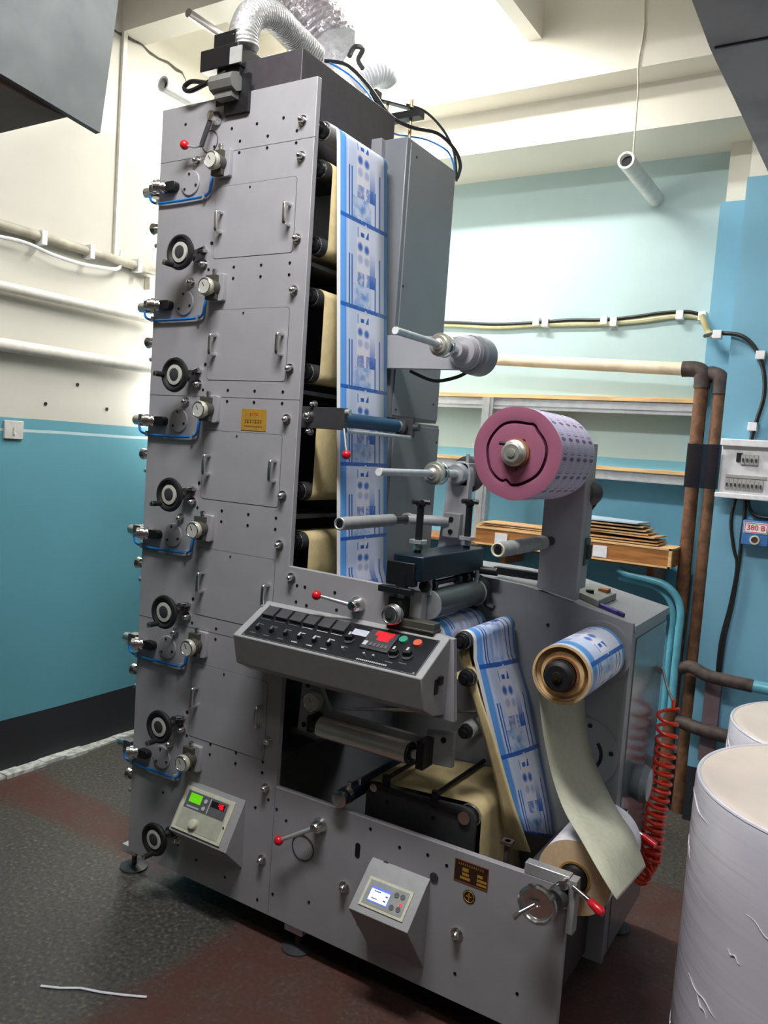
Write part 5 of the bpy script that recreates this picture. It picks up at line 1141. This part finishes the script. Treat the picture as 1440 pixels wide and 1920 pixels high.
crate(x0_, x1_, yc, 1.94, z0_, zt_, 'wooden crate with paper label on the lower shelf right of the grey post', P(1113, 1020, y=yc).x)
xa, xb = P(893, 985, y=yc).x, P(1030, 995, y=yc).x
crate(xa, xb, yc, 1.94, z0_, zt_, 'wooden crate with paper label on the lower shelf left of the grey post', P(929, 1000, y=yc).x)
random.seed(11)
zz_ = zt_; G = 'cardboard sheets on the right crate'
sx0, sx1 = P(1090, 990, y=yc).x, P(1235, 1000, y=yc).x
labs = ['lowest cardboard sheet of the pile on the right crate', 'second cardboard sheet from the bottom of the pile on the right crate', 'third cardboard sheet from the bottom of the pile on the right crate', 'fourth cardboard sheet from the bottom of the right-hand pile', 'cardboard sheet just below the middle-top of the right-hand pile', 'cardboard sheet under the bluish top sheet of the right-hand pile', 'bluish topmost sheet of the cardboard pile on the right crate']
for i in range(7):
    dx = random.uniform(-0.02, 0.02); a = random.uniform(-0.06, 0.06); th = 0.0065; gp_ = 0.005 + random.uniform(0, 0.004)
    o = MB()
    cxm, cym = (sx0 + sx1) / 2 - 0.01 * i, 1.85; hw_, hd_ = (sx1 - sx0) / 2 - (0.022 if i > 3 else 0), 0.095
    pts = [(-hw_, -hd_), (hw_, -hd_), (hw_, hd_), (-hw_, hd_)]
    q4 = [(cxm + dx + p_ * math.cos(a) - q_ * math.sin(a), cym + p_ * math.sin(a) + q_ * math.cos(a)) for p_, q_ in pts]
    wz = [random.uniform(0, gp_) for _ in range(4)]
    o.hexa([(p_, q_, zz_ + w_) for (p_, q_), w_ in zip(q4, wz)] + [(p_, q_, zz_ + w_ + th) for (p_, q_), w_ in zip(q4, wz)])
    tag(o.build('cardboard_sheet', CARDW if i == 6 else CARDB), labs[i], 'cardboard', G); zz_ += th + gp_
zz_ = zt_
for i, lab in enumerate(('lower cardboard sheet on the left crate', 'middle cardboard sheet on the left crate', 'top cardboard sheet on the left crate')):
    a = 0.05 * (i - 1); cxm = (xa + xb) / 2 - 0.01; hw_ = (xb - xa) / 2 - 0.01 * i - 0.01
    q4 = [(cxm + p_ * math.cos(a) - q_ * math.sin(a), 1.84 + p_ * math.sin(a) + q_ * math.cos(a)) for p_, q_ in ((-hw_, -0.09), (hw_, -0.09), (hw_, 0.09), (-hw_, 0.09))]
    o = MB().hexa([(p_, q_, zz_ + 0.001) for p_, q_ in q4] + [(p_, q_, zz_ + 0.006) for p_, q_ in q4]); tag(o.build('cardboard_sheet', CARDB), lab, 'cardboard', 'cardboard sheets on the left crate'); zz_ += 0.009

# rusty heating pipes
yp = 1.93
za = P(1275, 692, y=yp).z; xp1 = P(1312, 760, y=yp).x; xp2 = P(1348, 760, y=yp).x
rp_ = thing('heating_pipe', (xp1, yp, 0), 'left rusty riser pipe joined to the long cream horizontal pipe', 'pipe')
MB().cyl((-0.8, yp, za + 0.095), (xp1 - 0.085, yp, za), 0.030).build('cream_horizontal_pipe', CREAMP, rp_)
MB().tube([(xp1 - 0.09, yp, za), (xp1 - 0.04, yp, za), (xp1 - 0.008, yp, za - 0.012), (xp1, yp, za - 0.05), (xp1, yp, za - 0.085)], 0.036, 16).build('elbow', IRON, rp_)
MB().cyl((xp1, yp, za - 0.08), (xp1 + 0.01, yp, 0.0), 0.030).build('riser', RUST, rp_)
rp2 = thing('heating_pipe', (xp2, yp, 0), 'right rusty riser pipe with an elbow turning into the wall', 'pipe')
MB().tube([(xp1 + 0.01, yp + 0.06, za - 0.02), (xp2 - 0.045, yp + 0.01, za - 0.020), (xp2 - 0.010, yp, za - 0.034), (xp2, yp, za - 0.07), (xp2, yp, za - 0.11)], 0.035, 16).build('elbow', IRON, rp2)
MB().cyl((xp2, yp, za - 0.10), (xp2, yp, 0.0), 0.029).build('riser', RUST, rp2)
tq = [(1160, 1066), (1175, 1076), (1215, 1086), (1245, 1096), (1268, 1118), (1276, 1150), (1272, 1190), (1266, 1250), (1258, 1330)]
o = MB().tube([P(u, v, y=1.80) for u, v in tq], 0.017, 12).build('bent_teal_pipe', TEALP); tag(o, 'outer bent teal pipe curving down from under the right crate', 'pipe')
o = MB().tube([P(u - 14, v + 6, y=1.84) for u, v in tq[1:]], 0.014, 12).build('bent_teal_pipe', TEALP); tag(o, 'inner bent teal pipe running beside the outer one', 'pipe')
o = MB().tube([P(1272, 1255, y=1.82), P(1295, 1250, y=1.80), P(1330, 1268, y=1.78), P(1400, 1284, y=1.78), P(1412, 1287, y=1.78)], 0.028, 14).build('low_iron_pipe', IRON)
tag(o, 'upper dark iron pipe running low across the blue pillar', 'pipe')
o2 = MB().cyl(P(1410, 1286, y=1.78), P(1540, 1312, y=1.78), 0.026).build('teal_extension', TEALP, o)
o = MB().tube([P(1270, 1350, y=1.82), P(1310, 1366, y=1.80), P(1400, 1390, y=1.80), P(1520, 1415, y=1.80)], 0.030, 14).build('low_iron_pipe', IRON); tag(o, 'lower dark iron pipe just above the wrapped rolls', 'pipe')

# cable along the wall with clips
yk = 2.075
pc = [(780, 602), (850, 603), (930, 606), (1005, 603), (1070, 598), (1130, 598), (1190, 592), (1240, 585), (1290, 583), (1318, 590)]
o = MB().tube([P(u, v + 2, y=yk) for u, v in pc], 0.009).build('wall_cable', CABLE); tag(o, 'black cable clipped along the pale blue back wall', 'cable')
pc2 = [(780, 609), (850, 609), (930, 613), (1005, 609), (1130, 606), (1200, 601), (1270, 592), (1312, 593)]
co_ = MB().tube([P(u, v, y=2.085) for u, v in pc2], 0.013).build('cable_conduit', mat('yellowed_conduit', (206, 202, 160), 0.6)); tag(co_, 'yellowed conduit running just below the black wall cable', 'conduit')
for u, v in ((1005, 603), (1022, 605), (1132, 600), (1150, 603), (1274, 590), (1316, 592)):
    p = P(u, v, y=2.06); MB().box(p.x - 0.016, p.x + 0.016, 2.055, 2.1, p.z - 0.02, p.z + 0.02).build('cable_clip', PLASTICW, co_)
o = MB().tube([P(1316, 592, y=1.97), P(1322, 608, y=1.96), P(1330, 625, y=1.95), P(1345, 630, y=1.85)], 0.014, 10).build('conduit_scrap', mat('peeling_conduit', (176, 164, 120), 0.7)); tag(o, 'peeling bent piece of conduit at the corner of the blue pillar', 'conduit')
o = MB().tube([P(1322, 630, y=1.95), P(1345, 625, y=1.86), P(1385, 628, y=1.835), P(1410, 645, y=1.835), P(1425, 672, y=1.835), P(1433, 705, y=1.835), P(1432, 745, y=1.835), P(1420, 785, y=1.835), P(1408, 825, y=1.835)], 0.009).build('panel_feed_cable', CABLE)
tag(o, 'black cable looping down the pillar into the breaker panel', 'cable')
for u, v in ((1345, 627), (1426, 666), (1411, 800)):
    p = P(u, v, y=1.83); MB().box(p.x - 0.018, p.x + 0.018, p.y - 0.012, p.y + 0.03, p.z - 0.018, p.z + 0.018).build('cable_clip', PLASTICW, o, bevel=0.002)
# breaker panel
yB = 1.775
bx0 = P(1353, 840, y=yB).x; bz1 = P(1353, 822, y=yB).z; bz0 = P(1346, 932, y=yB).z; bx1 = bx0 + 0.31
bpn = thing('breaker_panel', ((bx0 + bx1) / 2, 1.82, bz0), 'white plastic breaker panel with smoked door open, on the blue pillar', 'breaker panel')
MB().box(bx0, bx1, yB + 0.012, 1.86, bz0, bz1).build('panel_case', PLASTICW, bpn, bevel=0.004)
MB().box(bx0 - 0.004, bx1, yB - 0.012, yB + 0.014, bz1 - 0.030, bz1).box(bx0 - 0.008, bx1, yB - 0.012, yB + 0.014, bz0, bz0 + 0.022).build('panel_cover_edge', PLASTICW, bpn, bevel=0.003)
def on(u, v): p = P(u, v, y=yB + 0.01); return p.x, p.z
xA, zA = on(1382, 849); xB, zB = on(1391, 866)
MB().box(xA, xB, yB + 0.004, yB + 0.013, zB, zA).build('blank_slot', HOLE, bpn)
xA, zA = on(1391, 852); xB, zB = on(1422, 868)
for i in range(4):
    w = (xB - xA) / 4; k_ = MB().box(xA + i * w, xA + (i + 1) * w - 0.0012, yB + 0.002, yB + 0.013, zA - 0.042, zA).build('circuit_breaker', MIDG, bpn)
    MB().box(xA + i * w + 0.004, xA + (i + 1) * w - 0.006, yB - 0.006, yB + 0.002, zA - 0.028, zA - 0.016).build('breaker_toggle', DARKG, k_)
xA, zA = on(1361, 896); xB, zB = on(1431, 912)
for i in range(9):
    w = (xB - xA) / 9; k_ = MB().box(xA + i * w, xA + (i + 1) * w - 0.0012, yB + 0.002, yB + 0.013, zA - 0.045, zA).build('circuit_breaker', MIDG, bpn)
    MB().box(xA + i * w + 0.004, xA + (i + 1) * w - 0.006, yB - 0.006, yB + 0.002, zA - 0.032, zA - 0.020).build('breaker_toggle', DARKG, k_)
MB().box(xA - 0.002, xB + 0.01, yB + 0.006, yB + 0.014, zA + 0.004, zA + 0.016).build('label_rail', MIDG, bpn)
dx0 = P(1289, 835, y=yB - 0.01).x; dz1 = P(1320, 832, y=yB - 0.01).z; dz0 = P(1320, 916, y=yB - 0.01).z
MB().box(dx0, bx0 + 0.002, yB - 0.012, yB - 0.004, dz0, dz1).build('smoked_door', SMOKE, bpn, bevel=0.002)
# 380 V outlet
yO = 1.79
ox0 = P(1392, 990, y=yO).x; oz1 = P(1392, 974, y=yO).z; oz0 = P(1395, 1021, y=yO).z; ox1 = ox0 + 0.105
ob = thing('power_outlet', ((ox0 + ox1) / 2, 1.82, oz0), 'blue outlet box with a red 380 B sign below the breaker panel', 'outlet')
MB().box(ox0, ox1, yO, 1.86, oz0, oz1).build('outlet_case', OUTB, ob, bevel=0.004)
MB().box(ox0 + 0.006, ox1 - 0.006, yO - 0.002, yO, oz1 - 0.054, oz1 - 0.008).build('voltage_sign', PLASTICW, ob)
b = MB(); zt2, zb2, xl2, xr2 = oz1 - 0.011, oz1 - 0.051, ox0 + 0.009, ox1 - 0.009
for a in ((xl2, xr2, zt2 - 0.002, zt2), (xl2, xr2, zb2, zb2 + 0.002), (xl2, xl2 + 0.002, zb2, zt2), (xr2 - 0.002, xr2, zb2, zt2)): b.box(a[0], a[1], yO - 0.003, yO - 0.0015, a[2], a[3])
b.build('sign_border', REDP, ob)
text('380 B', 0.031, ((ox0 + ox1) / 2, yO - 0.0026, (zt2 + zb2) / 2), (1, 0, 0), (0, 0, 1), REDP, 'sign_lettering', ob)
MB().lathe(((ox0 + ox1) / 2, yO, oz0 + 0.024), (0, -1, 0), [(0, 0.020), (0.006, 0.020), (0.007, 0.014), (0.003, 0.013)], 24).build('socket_ring', IVORY, ob)
MB().cyl(((ox0 + ox1) / 2, yO - 0.001, oz0 + 0.024), ((ox0 + ox1) / 2, yO - 0.004, oz0 + 0.024), 0.0135).build('socket', mat('brown_socket', (84, 52, 44), 0.5), ob)
MB().box(ox1, ox1 + 0.01, yO + 0.01, 1.86, oz0, oz1 - 0.02).build('red_lever', REDP, ob)
for pts_, lab in (([(1379, 935), (1372, 965), (1371, 990), (1376, 1030), (1382, 1062), (1370, 1130), (1352, 1200), (1345, 1260)], 'left black cable dropping from the breaker panel down the pillar'),
                  ([(1397, 935), (1396, 965), (1390, 1010), (1385, 1060), (1374, 1130), (1358, 1200), (1350, 1260)], 'right black cable dropping from the breaker panel beside the outlet'),
                  ([(1402, 935), (1406, 955), (1420, 968), (1450, 972)], 'short black cable curving right above the outlet box')):
    o = MB().tube([P(u, v, y=1.84) for u, v in pts_], 0.0075).build('drop_cable', CABLE); tag(o, lab, 'cable')
# reach: dark steel strip on the pillar foot
o = MB().box(P(1322, 1300, y=1.85).x, P(1352, 1300, y=1.85).x, 1.83, 1.86, 0.30, P(1322, 1270, y=1.85).z).build('steel_strip', mat('pinkish_primer_strip', (112, 92, 96), 0.6)); tag(o, 'dull brown steel strip fixed low on the pillar', 'strip')

# ================================================================== THINGS ON AND BY THE PRESS
cbx = thing('terminal_box', (1.40, 0.62, 1.16), 'small grey-green box with a dark button on the rear base box', 'control box')
def lidz(x): return 1.182 + (x - 1.247) * (1.118 - 1.182) / (1.590 - 1.247)
xq0, xq1 = 1.36, 1.455
MB().hexa([(xq0, 0.54, lidz(xq0)), (xq1, 0.50, lidz(xq1)), (xq1 + 0.0, 0.70, lidz(xq1)), (xq0, 0.74, lidz(xq0)), (xq0, 0.54, lidz(xq0) + 0.022), (xq1, 0.50, lidz(xq1) + 0.022), (xq1, 0.70, lidz(xq1) + 0.022), (xq0, 0.74, lidz(xq0) + 0.022)]).build('box_case', GREENG, cbx, bevel=0.003)
MB().cyl((1.405, 0.57, 1.165), (1.405, 0.57, 1.183), 0.013).build('box_button', BLACK, cbx)
MB().box(1.41, 1.44, 0.64, 0.68, 1.16, 1.18).build('box_plug', CARD, cbx)
ka = P(1099, 1128, z=1.150); kb_ = P(1170, 1158, z=1.128)
kn = thing('utility_knife', (ka + kb_) / 2, 'purple plastic utility knife lying on top of the rear base box', 'knife')
d = (kb_ - ka).normalized(); nrm = Vector((0, 0, 1)); sd = d.cross(nrm).normalized() * 0.0095; up = Vector((0, 0, 0.011))
za_ = Vector((0, 0, lidz(ka.x) + 0.0015 - ka.z)); zb_ = Vector((0, 0, lidz(kb_.x) + 0.0015 - kb_.z)); A_ = ka + za_; B_ = kb_ + zb_; Mid = A_.lerp(B_, 0.25); E_ = A_.lerp(B_, 0.85)
MB().hexa([Mid - sd, E_ - sd, E_ + sd, Mid + sd, Mid - sd + up, E_ - sd + up, E_ + sd + up, Mid + sd + up]).hexa([A_ - sd * 0.5, Mid - sd, Mid + sd, A_ + sd * 0.5, A_ - sd * 0.5 + up * 0.8, Mid - sd + up, Mid + sd + up, A_ + sd * 0.5 + up * 0.8]).build('knife_handle', PURPLE, kn, bevel=0.002)
MB().hexa([E_ - sd * 0.8, B_ - sd * 0.6, B_ + sd * 0.6, E_ + sd * 0.8, E_ - sd * 0.8 + up * 1.2, B_ - sd * 0.6 + up, B_ + sd * 0.6 + up, E_ + sd * 0.8 + up * 1.2]).build('knife_end_cap', mat('dark_purple_plastic', (44, 34, 96), 0.35), kn, bevel=0.002)
# coiled air hose
hs = thing('coiled_air_hose', (1.63, 0.80, 0.6), 'orange-red coiled air hose hanging beside the right end of the press', 'hose')
Hx = 1.612
top = P(1254, 1325, y=0.80); bot = P(1222, 1610, y=0.80)
pts = [P(1263, 1312, y=0.80), P(1262, 1330, y=0.80)]
turns = 17
for i in range(turns * 14):
    t = i / (turns * 14); a = 2 * PI * t * turns; t2 = t ** 0.80
    c_ = top.lerp(bot, t2); pts.append(c_ + Vector((0.031 * math.cos(a) + 0.004 * math.sin(6 * t), 0.031 * math.sin(a), 0)))
for i in range(5 * 14):
    t = i / 70; a = 2 * PI * t * 5; c_ = bot + Vector((-0.02 * t, -0.05 * t, -0.05 * t)); pts.append(c_ + Vector((0.024 * math.cos(a), 0.012 * math.sin(a), 0.020 * math.sin(a))))
MB().tube(pts, 0.0062, 8, smooth=0).build('hose_coil', HOSE, hs)
MB().tube([P(1244, 1258, y=0.79), P(1250, 1285, y=0.79), P(1258, 1305, y=0.80), P(1263, 1320, y=0.80)], 0.005).build('hose_tail', ALU, hs)
MB().cyl((1.585, 0.79, P(1243, 1257, y=0.79).z), (1.60, 0.79, P(1243, 1257, y=0.79).z), 0.008).cyl((1.598, 0.775, P(1243, 1257, y=0.79).z), (1.598, 0.80, P(1243, 1257, y=0.79).z), 0.011).build('air_coupling', CHROME, hs)
# paper strip on the floor
pa = [P(u, v, z=0.003) for u, v in ((76, 1849), (112, 1853), (150, 1853), (190, 1861), (230, 1866), (275, 1870))]
ps = MB()
for a, b in zip(pa[:-1], pa[1:]):
    dd = (b - a).normalized(); s2 = Vector((-dd.y, dd.x, 0)) * 0.004
    ps.hexa([a - s2, b - s2, b + s2, a + s2, a - s2 + Vector((0, 0, 0.002)), b - s2 + Vector((0, 0, 0.002)), b + s2 + Vector((0, 0, 0.002)), a + s2 + Vector((0, 0, 0.002))])
tag(ps.build('paper_strip', PAPER), 'narrow white paper strip lying on the floor at the lower left', 'paper strip')

# stretch-wrapped rolls at the right
def wrapped(cx_, cy_, r, h, lab, tear=False):
    t = thing('wrapped_roll', (cx_, cy_, 0), lab, 'paper roll', None)
    random.seed(5 if tear else 9)
    MB().lathe((cx_, cy_, 0), (0, 0, 1), [(0, r * 0.995), (0.01, r), (0.2, r * 1.004), (0.38, r * 0.998), (0.6, r * 1.003), (h - 0.015, r), (h - 0.004, r * 0.992)], 96).build('wrapped_side', WRAP, t)
    MB().lathe((cx_, cy_, h - 0.004), (0, 0, 1), [(0, r * 0.992), (0.004, r * 0.975), (0.003, r * 0.90), (0.001, r * 0.80), (0.001, 0.001)], 96, cap=False).build('wrapped_top', WRAPT, t)
    fold = MB()
    for i in range(20):
        a0 = random.uniform(2.6, 5.2); z0_f = random.uniform(0.05, h - 0.04); ln_ = random.uniform(0.08, 0.45); dz = -random.uniform(0.05, 0.22) * ln_
        q = [(cx_ + (r * 1.003) * math.cos(a0 + ln_ * k / 10), cy_ + (r * 1.003) * math.sin(a0 + ln_ * k / 10), min(h - 0.01, max(0.01, z0_f + dz * k / 10 + 0.004 * math.sin(k + i)))) for k in range(11)]
        fold.tube(q, lambda t_: 0.0003 + 0.0013 * math.sin(PI * t_), 6, smooth=3)
    fo = fold.build('film_folds', WRAPG, t); fo['kind'] = 'stuff'
    MB().torus((cx_, cy_, h - 0.003), (0, 0, 1), r * 0.982, 0.006, 96, 8).build('film_rim', WRAP, t)
    return t
wrapped(2.207, 0.344, 0.397, 0.80, 'nearer white stretch-wrapped paper roll standing at the right edge')
w2 = P(1388, 1368, z=0.70)
wrapped(w2.x + 0.335, w2.y + 0.205, 0.395, 0.70, 'further white stretch-wrapped paper roll behind the nearer one', True)
